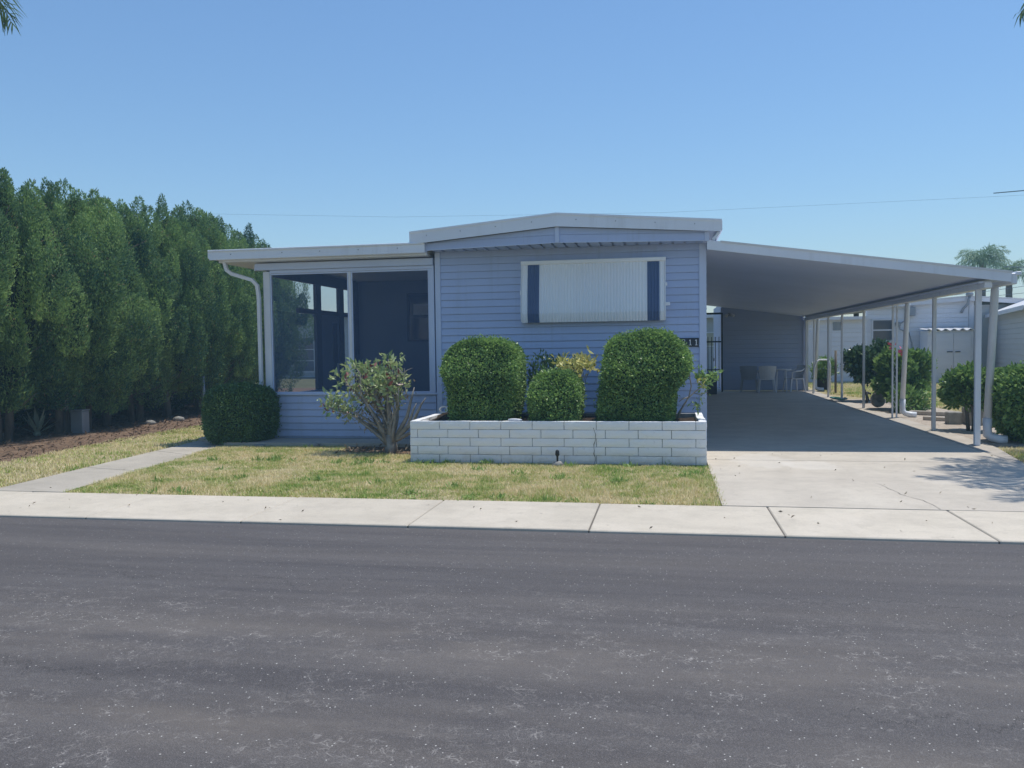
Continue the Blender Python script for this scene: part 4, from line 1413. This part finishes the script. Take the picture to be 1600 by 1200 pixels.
# objects beneath the trees
eb = thing('utility_box', 'grey metal utility pedestal standing under the cedars', 'utility box', (-11.0, 14.2, 0))
eb_x, eb_y = -10.98, 13.95
box('cabinet', GREYM, eb, eb_x - .13, eb_x + .13, eb_y, eb_y + .2, 0, .42, b=.01)
box('lid', GREYM, eb, eb_x - .14, eb_x + .14, eb_y - .012, eb_y + .21, .422, .45, b=.006)
mb = thing('meter_box', 'taller weathered tan meter box beside the grey pedestal', 'meter box', (-11.3, 14.0, 0))
MTAN = plain('weathered_tan', (.42, .37, .32), (.30, .26, .22), 8, .8, .2, .3)
box('post', BARK, mb, -11.32, -11.24, 14.02, 14.1, 0, .60)
box('box_body', MTAN, mb, -11.40, -11.17, 13.9, 14.018, .45, .75, b=.01)
box('box_cap', WHITEP, mb, -11.41, -11.16, 13.88, 14.03, .752, .775)
ag = thing('agave', 'spiky pale succulent at the foot of the tan meter box', 'plant', (-11.45, 13.5, 0))
V = []
for i in range(16):
    a_ = i * 2.4; el = .35 + .9 * rnd.random(); L_ = rnd.uniform(.35, .6)
    V.append([(0, 0, .05)])
    d_ = np.array([math.cos(a_) * math.cos(el), math.sin(a_) * math.cos(el), math.sin(el)]); s2 = np.array([-math.sin(a_), math.cos(a_), 0])
    V[-1] = np.stack([-s2 * .03, d_ * L_ * .5 + s2 * -.035, d_ * L_, d_ * L_ * .5 + s2 * .035])
AGM = leafmat('agave_leaf', (.20, .25, .18), (.42, .46, .34), .1, .5, .3)
link('leaves', quads_np('leaves', np.array(V), AGM), ag, (0, 0, .04), True)
MB().lathe([(.05, 0), (.07, .04), (.04, .09), (0, .1)], (0, 0, 0), 10).build('core', AGM, ag, True, (0, 0, 0), True)
for i, (x_, y_, r_, lb) in enumerate(((-12.3, 13.0, .13, 'whitish stone in the mulch at the left frame edge'), (-11.75, 13.1, .11, 'rounded grey stone right of the whitish one under the cedars'), (-10.75, 15.9, .10, 'low grey stone before the cedar trunks left of the pipe'), (-10.6, 16.7, .12, 'flat stone at the mulch edge near the standing pipe'))):
    rock('stone', lb, (x_, y_, .03), r_, STONE, (1.2, .8, .6))
MB().tube([(-10.75, 18.0, 0), (-10.75, 18.0, .95)], .035, 10).build('standing_pipe', GREYM, None, True)
sp_ = bpy.data.objects['standing_pipe']; tag(sp_, 'pale vertical pipe standing at the edge of the cedar mulch', 'pipe')
MB().lathe([(.10, 0), (.10, .03), (.05, .05), (0, .055)], (-10.75, 18.0, 0), 12).build('base_flange', GREYM, sp_, True)
# twigs and litter in the tree bed
P = np.c_[rng.uniform(-14, -9.1, 5200), rng.uniform(9.1, 22, 5200), rng.uniform(0, .02, 5200)]
LIT = leafmat('mulch_litter', (.10, .06, .04), (.34, .25, .17), .05, .8, .1, 3)
o = link('bark_litter', quads_np('bark_litter', leaves(P, np.tile([1, 0, .05], (len(P), 1)), .09, .22, .8), LIT))
tag(o, 'brown bark and needle litter on the ground under the cedars', None, None, 'stuff')

# shrubs along the right of the carport -------------------------------------
def crown_shrub(name, label, c, rad, z0, z1, mat, N, leaf, seed, trunks, group=None, aspect=.55, lump=.35):
    """multi-trunk shrub whose crown is a cluster of leaf clumps with gaps"""
    t = thing(name, label, 'shrub', c, 0, group)
    r = np.random.default_rng(seed)
    nc = 34
    hz = (z1 - z0) / 2
    C = unit(r.normal(0, 1, (nc, 3))) * r.uniform(.35, .9, (nc, 1)) ** .6 * np.array([rad, rad * .85, hz]) + np.array([0, 0, z0 + hz])
    per = N // nc
    P = C[:, None, :] + unit(r.normal(0, 1, (nc, per, 3))) * (r.uniform(.4, 1, (nc, per, 1)) ** .5) * (rad * lump)
    D = (P - np.array([0, 0, z0 + hz * .6]))
    P = P.reshape(-1, 3); D = unit(D.reshape(-1, 3)) * .6 + np.array([0, 0, .2])
    link('foliage', quads_np('foliage', leaves(P, D, leaf, aspect, .6, .12), mat), t, (0, 0, 0), True)
    mb_ = MB()
    rr = random.Random(seed)
    for k_ in range(trunks):
        a_ = rr.uniform(0, 6.28)
        tp_ = []
        branch_tree(mb_, (math.cos(a_) * .05, math.sin(a_) * .05, -.03), (math.cos(a_) * .25, math.sin(a_) * .25, 1), z0 + hz * .5, .035, 2, tp_, rr.random(), .6, .6, (2, 3), .15, .1)
    mb_.build('trunk', BARK, t, True, (0, 0, 0), True)
    return t
crown_shrub('shrub', 'dark glossy shrub tree behind the thin middle carport posts', (5.30, 23.2, 0), .62, .50, 1.45, SHRUBDK, 4200, .13, 31, 2)
fsh = crown_shrub('flowering_shrub', 'large leafy shrub with pink flowers behind the ornamental post', (5.28, 20.2, 0), .58, .22, 1.40, SHRUBL, 7000, .12, 32, 4)
for c_ in ((4.92, 19.62, 1.44), (5.12, 19.5, 1.24), (5.04, 19.5, 1.34)):
    P = np.array(c_) + rng.normal(0, .03, (9, 3))
    link('pink_flower', quads_np('pink_flower', leaves(P, np.tile([0, -.3, .5], (9, 1)), .085, .8, 1.0), PINK), fsh)
crown_shrub('shrub', 'low grey leafed shrub under the flowering shrub beside the strip', (5.25, 19.4, 0), .42, .02, .55, SHRUBL, 1600, .09, 36, 2)
crown_shrub('small_tree', 'small thick-trunked leafy tree right behind the second carport post', (5.12, 15.35, 0), .46, .42, 1.02, SHRUBL, 4200, .095, 33, 2)
crown_shrub('shrub', 'light green feathery plant in dark pot by the bent handrail', (5.0, 28.2, .32), .34, 0, .72, SHRUBL, 1800, .13, 34, 1, None, .22)
potp = MB().lathe([(.17, 0), (.19, .1), (.235, .34), (.25, .36), (.25, .40), (.21, .40), (.20, .33), (0, .33)], (5.0, 28.2, 0), 18).build('plant_pot', TERRA, None, True)
tag(potp, 'dark round plant pot under the light green plant', 'pot')
# bed edging and blocks
for i, (a_, b_, lb) in enumerate((((4.95, 17.4), (5.6, 16.9), 'pale stone edging piece nearest the ornamental post'), ((5.1, 18.9), (5.9, 18.3), 'second pale edging piece on the side bed'), ((5.55, 16.5), (6.2, 16.0), 'pale edging piece in the side bed left of the small tree'))):
    d_ = Vector((b_[0] - a_[0], b_[1] - a_[1], 0)); L_ = d_.length
    o = MB().bbox(0, L_, -.05, .05, 0, .09, .012).build('edging_stone', CONCS, None, False, (a_[0], a_[1], -.02))
    o.rotation_euler = (0, 0, math.atan2(d_.y, d_.x)); tag(o, lb, 'edging', 'edging stones in the side bed')
o = box('concrete_block', STONE, None, 5.42, 5.66, 16.3, 16.75, -.02, .30, b=.015); tag(o, 'grey concrete block standing behind the small tree trunk', 'block')
o = box('concrete_block', STONE, None, 5.1, 5.35, 16.45, 16.65, -.02, .22, b=.015); tag(o, 'shorter darker concrete block left of the small tree trunk', 'block')
ml = MB().lathe([(.15, -.05), (.17, -.03), (.17, .03), (.15, .05), (.06, .05), (.05, .0)], (0, 0, 0), 24).build('round_stone', STONE, None, True, (4.86, 20.6, .18))
ml.rotation_euler = (R(78), 0, R(15)); tag(ml, 'round millstone-like garden disc leaning at the carport strip', 'garden stone')
bench = thing('garden_bench', 'small white garden bench behind the dark shrub', 'bench', (5.9, 22.2, 0))
box('seat', STONE, bench, 5.6, 6.25, 22.0, 22.3, .50, .56, b=.01)
box('leg', STONE, bench, 5.68, 5.76, 22.05, 22.25, 0, .498)
box('leg', STONE, bench, 6.08, 6.16, 22.05, 22.25, 0, .498)
hs = MB()
pts = []
for i in range(110):
    t_ = i / 109 * 6.283 * 5
    rr_ = .20 + .09 * (i / 109) + .02 * math.sin(t_ * 2.3)
    pts.append((4.50 + rr_ * math.cos(t_) * .55, 23.25 + rr_ * math.sin(t_) * 2.4, .03 + .03 * (i % 22) / 22 + .02 * (i / 109)))
hs.tube(pts, .014, 5)
tag(hs.build('garden_hose', HOSE, None, True), 'coiled green garden hose on the carport edge by the thin post', 'hose')
hr = MB().tube([(4.42, 26.6, 0), (4.47, 26.7, .78), (4.52, 26.72, .94), (4.62, 26.75, 1.02), (4.84, 26.82, 1.02), (4.93, 26.85, .97), (4.96, 26.86, .85), (4.96, 26.86, 0)], .025, 8)
tag(hr.build('bent_handrail', WHITEP, None, True), 'white bent tube handrail at the far end of the carport', 'handrail')
hp = MB().tube([(5.05, 26.5, 0), (5.05, 26.5, 1.3)], .035, 6); tag(hp.build('garden_stake', BARK, None, True), 'dark weathered stake beside the bent handrail', 'stake')
# dark faucet items behind the hose
for i, (x_, y_) in enumerate(((5.0, 22.3), (5.15, 21.9))):
    f_ = thing('garden_faucet', ('dark upright garden faucet nearest the coiled hose', 'second dark faucet right of the coiled hose')[i], 'faucet', (x_, y_, 0))
    MB().tube([(0, 0, 0), (0, 0, .26)], .03, 8).build('riser', BLACKM, f_, True, (0, 0, 0), True)
    MB().tube([(-.10, 0, .24), (.0, 0, .27), (.10, 0, .22)], .025, 6).build('spout', BLACKM, f_, True, (0, 0, 0), True)

# ------------------------------------------------------------------ chairs and table at the far end
def make_chair(name, label, mat):
    t = thing(name, label, 'chair', (0, 0, 0), 0, 'plastic chairs at the end of the carport')
    MB().bbox(-.23, .23, -.22, .22, .40, .43, .012).build('seat', mat, t)
    V = []; F = []
    for j in range(6):
        z = .42 + j * .082
        for i in range(7):
            u_ = (i - 3) / 3
            V.append((u_ * (.22 + .01 * j), .20 + .018 * j - .05 * u_ * u_, z + .02 * (1 - u_ * u_) * (j == 5)))
    b_ = len(V)
    V += [(x_, y_ + .018, z_) for x_, y_, z_ in V]
    for j in range(5):
        for i in range(6):
            q = (j * 7 + i, j * 7 + i + 1, (j + 1) * 7 + i + 1, (j + 1) * 7 + i)
            F += [q, tuple(b_ + k_ for k_ in reversed(q))]
    for i in range(6):
        F.append((35 + i, 36 + i, b_ + 36 + i, b_ + 35 + i))
    link('backrest', mesh('backrest', V, F, mat), t, (0, 0, 0), True)
    for sx in (-1, 1):
        MB().tube([(sx * .24, -.20, .42), (sx * .27, -.20, .62), (sx * .28, -.08, .655), (sx * .26, .12, .67), (sx * .23, .24, .74)], .022, 6).build('armrest', mat, t, False, (0, 0, 0), True)
        for sy in (-1, 1):
            MB().tube([(sx * .21, sy * .19, .42), (sx * .26, sy * .25, 0)], [.03, .02], 4).build('leg', mat, t, False, (0, 0, 0), True)
    return t
ch = make_chair('plastic_chair', 'white plastic armchair facing away, left of the round table', PLAST)
ch.location = (3.12, 27.2, 0); ch.rotation_euler = (0, 0, R(180))
c2 = copy_tree(ch); c2.location = (4.02, 27.7, 0); c2.rotation_euler = (0, 0, R(-70)); c2['label'] = 'white plastic armchair seen sideways, right of the round table'
PLAST_SHADED = plain('shaded_chair_plastic', (.36, .39, .45), None, 3, .5, .4)  # white chair plastic with the shade put into its grey
c3 = make_chair('plastic_chair', 'chair greyed to look deeply shaded, leftmost of the three chairs', PLAST_SHADED)
c3.location = (2.62, 27.5, 0); c3.rotation_euler = (0, 0, R(170))
tb = thing('round_table', 'small white table between the two white plastic chairs', 'table', (3.62, 27.6, 0))
MB().lathe([(0, .70), (.30, .70), (.31, .715), (.30, .73), (0, .73)], (3.62, 27.6, 0), 20).build('table_top', PLAST, tb)
for a_ in (0.6, 2.2, 3.8, 5.4):
    MB().tube([(3.62 + .18 * math.cos(a_), 27.6 + .18 * math.sin(a_), .70), (3.62 + .22 * math.cos(a_), 27.6 + .22 * math.sin(a_), 0)], .022, 6).build('leg', PLAST, tb)
ck = thing('side_cabinet', 'dark low cabinet in the shaded corner beyond the home', 'cabinet', (2.1, 28.1, 0))
box('body', FRAME_DK, ck, .68, 1.55, 26.3, 26.9, 0, .62, b=.01)
box('top', FRAME_DK, ck, .67, 1.56, 26.28, 26.92, .622, .65)

# ------------------------------------------------------------------ NEIGHBOURS (right)
nb = thing('neighbour_home', 'white-sided neighbouring mobile home seen through the carport posts', 'mobile home', (9.0, 34, 0))
wl = box('front_wall', NWHITE, nb, 7.60, 11.22, 34.0, 34.15, 0, 2.93)
siding(wl, 'x', 7.60, 11.20, 33.998, .05, 2.86, .17, NWHITE)
gab = MB().add([(7.60, 34.0, 2.931), (11.16, 34.0, 2.931), (11.16, 34.0, 3.16), (7.60, 34.0, 2.935), (7.60, 34.15, 2.931), (11.16, 34.15, 2.931), (11.16, 34.15, 3.16), (7.60, 34.15, 2.935)], [(0, 1, 2, 3), (7, 6, 5, 4), (0, 4, 5, 1), (1, 5, 6, 2), (2, 6, 7, 3), (3, 7, 4, 0)]).build('gable', NWHITE, nb)
slant('fascia', NTRIM, nb, (7.45, 33.80), (11.16, 33.80), 2.80, 2.92, 3.05, 3.20, .03)
slant('fascia', NTRIM, nb, (11.16, 33.80), (14.2, 33.80), 3.05, 3.20, 2.80, 2.95, .03)
V = [(7.4, 33.78, 2.925), (11.16, 33.78, 3.205), (14.25, 33.78, 2.955), (14.25, 48, 2.955), (11.16, 48, 3.205), (7.4, 48, 2.925)]
V += [(x_, y_, z_ + .04) for x_, y_, z_ in V]
MB().add(V, [(0, 5, 4, 1), (1, 4, 3, 2), (6, 7, 10, 11), (7, 8, 9, 10), (0, 1, 7, 6), (1, 2, 8, 7), (2, 3, 9, 8), (5, 0, 6, 11), (3, 4, 10, 9), (4, 5, 11, 10)]).build('roof', ROOFW, nb)
wr = box('front_wall', NGREY, nb, 11.40, 14.1, 34.2, 34.35, 0, 2.9)
siding(wr, 'x', 11.44, 14.05, 34.198, .05, 2.9, .17, NGREY)
box('corner_trim', NTRIM, nb, 11.225, 11.40, 33.96, 34.12, 0, 3.08, b=.01)
box('side_wall', NWHITE, nb, 14.0, 14.1, 34.36, 47.8, 0, 2.9)
lw = box('annex_wall', NWHITE, nb, 4.6, 7.595, 33.8, 33.95, 0, 2.44)
siding(lw, 'x', 6.30, 7.58, 33.798, .05, 2.25, .17, NWHITE)
siding(lw, 'x', 4.6, 6.28, 33.798, 2.05, 2.25, .09, NWHITE)
box('door_panel', NTRIM, nb, 5.25, 6.24, 33.77, 33.796, .03, 2.0, b=.01)
box('annex_roof', ROOFW, nb, 4.5, 7.59, 33.55, 40, 2.46, 2.53)
box('annex_fascia', NTRIM, nb, 4.5, 7.595, 33.52, 33.548, 2.42, 2.535)
box('vent', GREYM, nb, 6.33, 6.62, 33.765, 33.79, 2.02, 2.33)
wn_ = MB()
a0, a1, b0, b1, ym = 7.83, 8.54, 1.62, 2.38, 33.94
wn_.box(a0 - .05, a0, ym, 33.985, b0 - .05, b1 + .05); wn_.box(a1, a1 + .05, ym, 33.985, b0 - .05, b1 + .05)
wn_.box(a0, a1, ym, 33.985, b0 - .05, b0); wn_.box(a0, a1, ym, 33.985, b1, b1 + .05); wn_.box(a0, a1, ym, 33.985, 1.98, 2.03)
wo = wn_.build('window', NTRIM, nb)
box('pane', GLASS, wo, a0 + .001, a1 - .001, 33.965, 33.975, b0 + .001, 1.979)
box('pane', GLASS, wo, a0 + .001, a1 - .001, 33.96, 33.97, 2.031, b1 - .001)
box('window_sill', NTRIM, nb, a0 - .08, a1 + .08, 33.92, 33.984, b0 - .09, b0 - .052)
# window air conditioner / hvac
hv = thing('air_conditioner', 'grey outdoor air conditioner cabinet at the foot of the white neighbour wall', 'air conditioner', (9.0, 33.4, 0))
box('cabinet', GREYM, hv, 8.55, 9.25, 33.1, 33.75, .08, .9, b=.02)
box('grille', FRAME_DK, hv, 8.62, 9.18, 33.085, 33.099, .2, .8)
box('pad', CONCS, hv, 8.45, 9.35, 33.0, 33.8, 0, .078)
nc_ = MB()
nc_.tube([(9.13, 33.9, 2.62), (8.98, 33.9, 2.36), (8.75, 33.9, 2.22), (8.78, 33.9, 2.02), (9.10, 33.9, 1.9), (9.20, 33.9, 1.5), (9.22, 33.9, .2)], .025, 6)
nc_.build('service_cable', GREYM, nb)
box('meter', GREYM, nb, 9.02, 9.30, 33.75, 33.97, 2.52, 2.86, b=.02)
box('junction_box', GREYM, nb, 8.62, 8.80, 33.88, 33.97, 2.14, 2.30, b=.01)
wh = MB().tube([(11.17, 33.7, 3.22), (11.13, 33.72, 3.10), (11.12, 33.75, 2.95), (11.0, 33.85, 2.78), (10.95, 33.95, 2.62)], .045, 8).build('weatherhead', GREYM, nb, True)
MB().lathe([(.05, -.05), (.13, 0), (.14, .06), (.08, .13), (0, .15)], (11.15, 33.7, 3.25), 12).build('weather_cap', GREYM, wh, True)
# attached tool shed
sh = thing('tool_shed', 'small white double-door tool shed with wavy metal roof beside the neighbour home', 'shed', (10.2, 33, 0))
box('body', NWHITE, sh, 9.45, 10.98, 32.80, 33.75, 0, 1.93)
for i, (a_, b_) in enumerate(((9.66, 10.31), (10.325, 10.90))):
    d_ = box('door', NWHITE, sh, a_, b_, 32.765, 32.797, .06, 1.85)
    z = .1
    while z < 1.75:
        box('door_rib', NWHITE, d_, a_ + .01, b_ - .01, 32.757, 32.764, z, z + .115)
        z += .145
    box('handle', BLACKM, d_, (b_ - .22 if i == 0 else a_ + .05), (b_ - .03 if i == 0 else a_ + .22), 32.735, 32.755, 1.14, 1.175)
box('corner_trim', NTRIM, sh, 10.905, 10.99, 32.77, 32.81, 0, 1.92)
V = []; F = []
nn = 40
for j, y_ in enumerate((32.66, 33.8)):
    for i in range(nn):
        V.append((9.38 + 1.68 * i / (nn - 1), y_, 1.97 + .035 * math.sin(i * .95) + .05 * j))
V2 = [(x_, y_, z_ - .02) for x_, y_, z_ in V]
F = [(i, i + 1, nn + i + 1, nn + i) for i in range(nn - 1)]
b_ = len(V)
F += [(b_ + nn + i, b_ + nn + i + 1, b_ + i + 1, b_ + i) for i in range(nn - 1)] + [(b_ + i, b_ + i + 1, i + 1, i) for i in range(nn - 1)]
link('roof_sheet', mesh('roof_sheet', V + V2, F, ROOFW), sh)
box('slab', CONCS, sh, 9.35, 11.05, 32.55, 33.76, 0, .05)
# grey house further right, turned
rh = thing('grey_house', 'grey-sided house with sunlit white roof at the right edge', 'house', (0, 0, 0))
pa_, pb_ = Vector((12.35, 36.0, 0)), Vector((9.9, 24.0, 0))
pa_ = Vector((12.64, 36.0, 0)); pb_ = Vector((10.35, 26.0, 0))
dd = (pb_ - pa_); Lh = dd.length; ang = math.atan2(dd.y, dd.x)
rh.location = pa_; rh.rotation_euler = (0, 0, ang)
wv = MB().box(0, Lh, 0, .15, 0, 2.45).build('wall', NGREY, rh, False, (0, 0, 0), True)
pr = board_profile(.17, .015)
Vb = [(x_, -d_, z_) for x_ in (0, Lh) for d_, z_ in pr]
npf = len(pr)
Fb = [tuple(range(npf)), tuple(range(2 * npf - 1, npf - 1, -1))] + [(i, npf + i, npf + (i + 1) % npf, (i + 1) % npf) for i in range(npf)]
bme = mesh('siding_board', Vb, Fb, NGREY)
for i in range(14):
    link('siding_board', bme, wv, (0, -.003, .05 + .17 * i), True)
ht = 1.05
V = [(-.3, -.35, 2.44), (Lh + .3, -.35, 2.44), (Lh + .3, 2.4, 2.44 + ht + .1), (-.3, 2.4, 2.44 + ht), (-.3, -.35, 2.52), (Lh + .3, -.35, 2.52), (Lh + .3, 2.4, 2.52 + ht + .1), (-.3, 2.4, 2.52 + ht)]
MB().add(V, [(0, 3, 2, 1), (4, 5, 6, 7), (0, 1, 5, 4), (1, 2, 6, 5), (2, 3, 7, 6), (3, 0, 4, 7)]).build('roof', ROOFW, rh, False, (0, 0, 0), True)
MB().box(-.3, Lh + .3, -.375, -.355, 2.40, 2.525).build('fascia', NTRIM, rh, False, (0, 0, 0), True)
# house behind the gap, and house seen through the porch
bh = thing('rear_house', 'pale house behind the black iron gate', 'house', (0, 44, 0))
YELW = plain('yellowish_wall', (.42, .40, .30), None, 3, .6, .2)
GAPW = plain('dim_pale_wall', (.42, .44, .46), None, 3, .6, .2)
bw = box('wall', GAPW, bh, -1.5, 4.4, 44, 44.15, 0, 2.9)
siding(bw, 'x', -1.5, 4.4, 43.998, .1, 2.8, .26, GAPW)
box('roof', NTRIM, bh, -1.8, 4.6, 43.5, 50, 2.92, 3.12)
o = box('window', NTRIM, bh, 2.0, 2.75, 43.93, 43.985, 1.45, 2.2); box('pane', YELW, o, 2.06, 2.69, 43.91, 43.929, 1.5, 2.15)
fh = thing('far_left_house', 'grey house with white window seen through the porch screens', 'house', (-19, 45, 0))
fw_ = box('wall', NGREY, fh, -24, -15.5, 45, 45.15, 0, 3.4)
siding(fw_, 'x', -24, -15.5, 44.998, .1, 3.3, .28, NGREY)
box('roof', FRAME_DK, fh, -24.4, -15.2, 44.6, 52, 3.42, 3.62)
o = box('window', NTRIM, fh, -21.15, -19.65, 44.9, 44.98, .25, 2.35)
box('pane', GLASS, o, -21.05, -19.85, 44.88, 44.899, 1.62, 2.25); box('pane', GLASS, o, -21.05, -19.85, 44.88, 44.899, .98, 1.56); box('pane', GLASS, o, -21.05, -19.85, 44.88, 44.899, .36, .92)

# ------------------------------------------------------------------ PALMS
def frond_mesh(seed, L=2.6, nl=62, ll=.62, lw=.028, mat=None, droop=.9, plumose=.35):
    r = np.random.default_rng(seed)
    V = []
    ts = np.linspace(0, 1, 22)
    cur = lambda t: np.array([L * (t - .10 * t * t), 0, L * (.45 * t - droop * t * t)])
    mb_ = MB(); mb_.tube([tuple(cur(t)) for t in ts], [.028 * (1 - .85 * t) for t in ts], 5)
    VV = mb_.v; FF = mb_.f
    Q = []
    for i in range(nl):
        t = .14 + .86 * i / (nl - 1)
        p_ = cur(t); tg = cur(min(1, t + .01)) - cur(t - .01); tg /= np.linalg.norm(tg)
        for s_ in (-1, 1):
            l_ = ll * math.sin(math.pi * min(1, (t * .85 + .12))) * r.uniform(.8, 1.1) + .1
            d_ = tg * .75 + np.array([0, s_ * .9, .0]) + r.normal(0, plumose, 3); d_ /= np.linalg.norm(d_)
            g_ = np.array([0, 0, -1])
            mid = p_ + d_ * l_ * .55 + g_ * l_ * .10
            tip = p_ + d_ * l_ * .9 + g_ * l_ * .45
            sd = np.cross(d_, np.array([0, 0, 1.])); sd /= np.linalg.norm(sd) + 1e-6
            Q.append([p_ - sd * lw * .3, p_ + sd * lw * .3, mid + sd * lw * .5, mid - sd * lw * .5])
            Q.append([mid - sd * lw * .5, mid + sd * lw * .5, tip + sd * .002, tip - sd * .002])
    Q = np.array(Q)
    base = len(VV)
    VV = [tuple(v) for v in VV] + [tuple(v) for v in Q.reshape(-1, 3)]
    FF = list(FF) + [(base + 4 * i, base + 4 * i + 1, base + 4 * i + 2, base + 4 * i + 3) for i in range(len(Q))]
    return mesh('frond', VV, FF, mat)
def palm(label, x_, y_, h, fr, nf, rz=0, tr=.13, sc_=1.0, group=None):
    t = thing('palm_tree', label, 'palm tree', (x_, y_, 0), 0, group)
    mb_ = MB()
    zs = np.linspace(0, h, 26)
    mb_.tube([(0, 0, z) for z in zs], [tr * (1.25 - .35 * z / h) * (1.04 if i % 2 else .97) for i, z in enumerate(zs)], 12)
    mb_.build('trunk', BARK, t, True, (0, 0, 0), True)
    for i in range(nf):
        o_ = link('frond', fr[i % len(fr)], t, (0, 0, h), True)
        lv = i / nf
        o_.rotation_euler = (rnd.uniform(-.15, .15), R(-48 + 75 * lv) + rnd.uniform(-.1, .1), rz + i * 2.39996)
        o_.scale = (sc_,) * 3
    return t
fr = [frond_mesh(5 + i, 2.7, 66, .66, .026, PALML, .62) for i in range(3)]
palm('near palm outside the right edge whose frond tips hang into the top right corner', 6.98, 11.2, 6.55, fr, 28, .3, .13, 1.08)
palm('near palm outside the left edge whose frond tips hang into the top left corner', -9.5, 9.0, 7.3, fr, 24, .1)
frf = [frond_mesh(15 + i, 1.7, 40, .55, .030, PALMF, .62, .55) for i in range(2)]
palm('larger queen palm crown showing above the carport roof corner', 13.75, 40, 5.05, frf, 26, 0, .14, .70, 'distant palms behind the neighbouring homes')
palm('smaller palm crown just right of the larger one behind the gutter end', 15.2, 41.0, 4.55, frf, 20, .5, .14, .62, 'distant palms behind the neighbouring homes')
palm('low palm crown peeking over the white neighbour roof', 10.2, 48, 4.2, frf, 22, .9, .14, .7, 'distant palms behind the neighbouring homes')

# ------------------------------------------------------------------ OVERHEAD WIRES
def wire(pts, r_, label):
    P = []
    for i in range(len(pts) - 1):
        for t in np.linspace(0, 1, 6, endpoint=False):
            P.append(tuple(np.array(pts[i]) * (1 - t) + np.array(pts[i + 1]) * t))
    P.append(pts[-1])
    tag(MB().tube(P, r_, 4).build('overhead_wire', WIRE), label, 'wire')
wire([(-48, 45, 11.3), (-29.35, 45, 9.77), (-14.75, 45, 8.93), (0, 45, 8.55), (16.15, 45, 8.65), (30, 45, 8.8)], .005, 'faint long power line sagging across the sky behind the roof')
wire([(15.9, 44.9, 8.80), (22, 45, 9.1), (34, 45, 9.7)], .03, 'short darker wire at the right edge above the carport')
wire([(13.9, 38, 4.62), (17.1, 38, 4.42), (30, 38, 4.0)], .022, 'dark cable right of the carport roof corner')
wire([(9.0, 38, 3.33), (10.7, 38, 3.36), (13.46, 38, 3.64), (17.05, 38, 4.10), (30, 38, 5.5)], .012, 'upper thin cable rising right below the carport gutter')
wire([(9.0, 38.3, 3.12), (10.7, 38.3, 3.15), (13.63, 38.3, 3.43), (17.05, 38.3, 3.72), (30, 38.3, 4.7)], .012, 'lower thin cable rising right above the neighbour roof')

# ------------------------------------------------------------------ HAZE (added bluish veil)
hz_ = MB().box(-160, 160, -70, 180, -1.2, 12.5)
hm = bpy.data.materials.new('veil_haze')
hm.use_nodes = True
ht_ = hm.node_tree
for n_ in list(ht_.nodes):
    if n_.type != 'OUTPUT_MATERIAL':
        ht_.nodes.remove(n_)
pv = ht_.nodes.new('ShaderNodeVolumePrincipled')
pv.inputs['Color'].default_value = (.45, .78, 1, 1)
pv.inputs['Density'].default_value = .0028  # scattering added to lift dark areas like lens veil; also fades far things
ht_.links.new(pv.outputs[0], ht_.nodes['Material Output'].inputs['Volume'])
ho = link('haze', mesh('haze', hz_.v, hz_.f, hm))
ho['kind'] = 'stuff'
print('objects', len(bpy.data.objects))
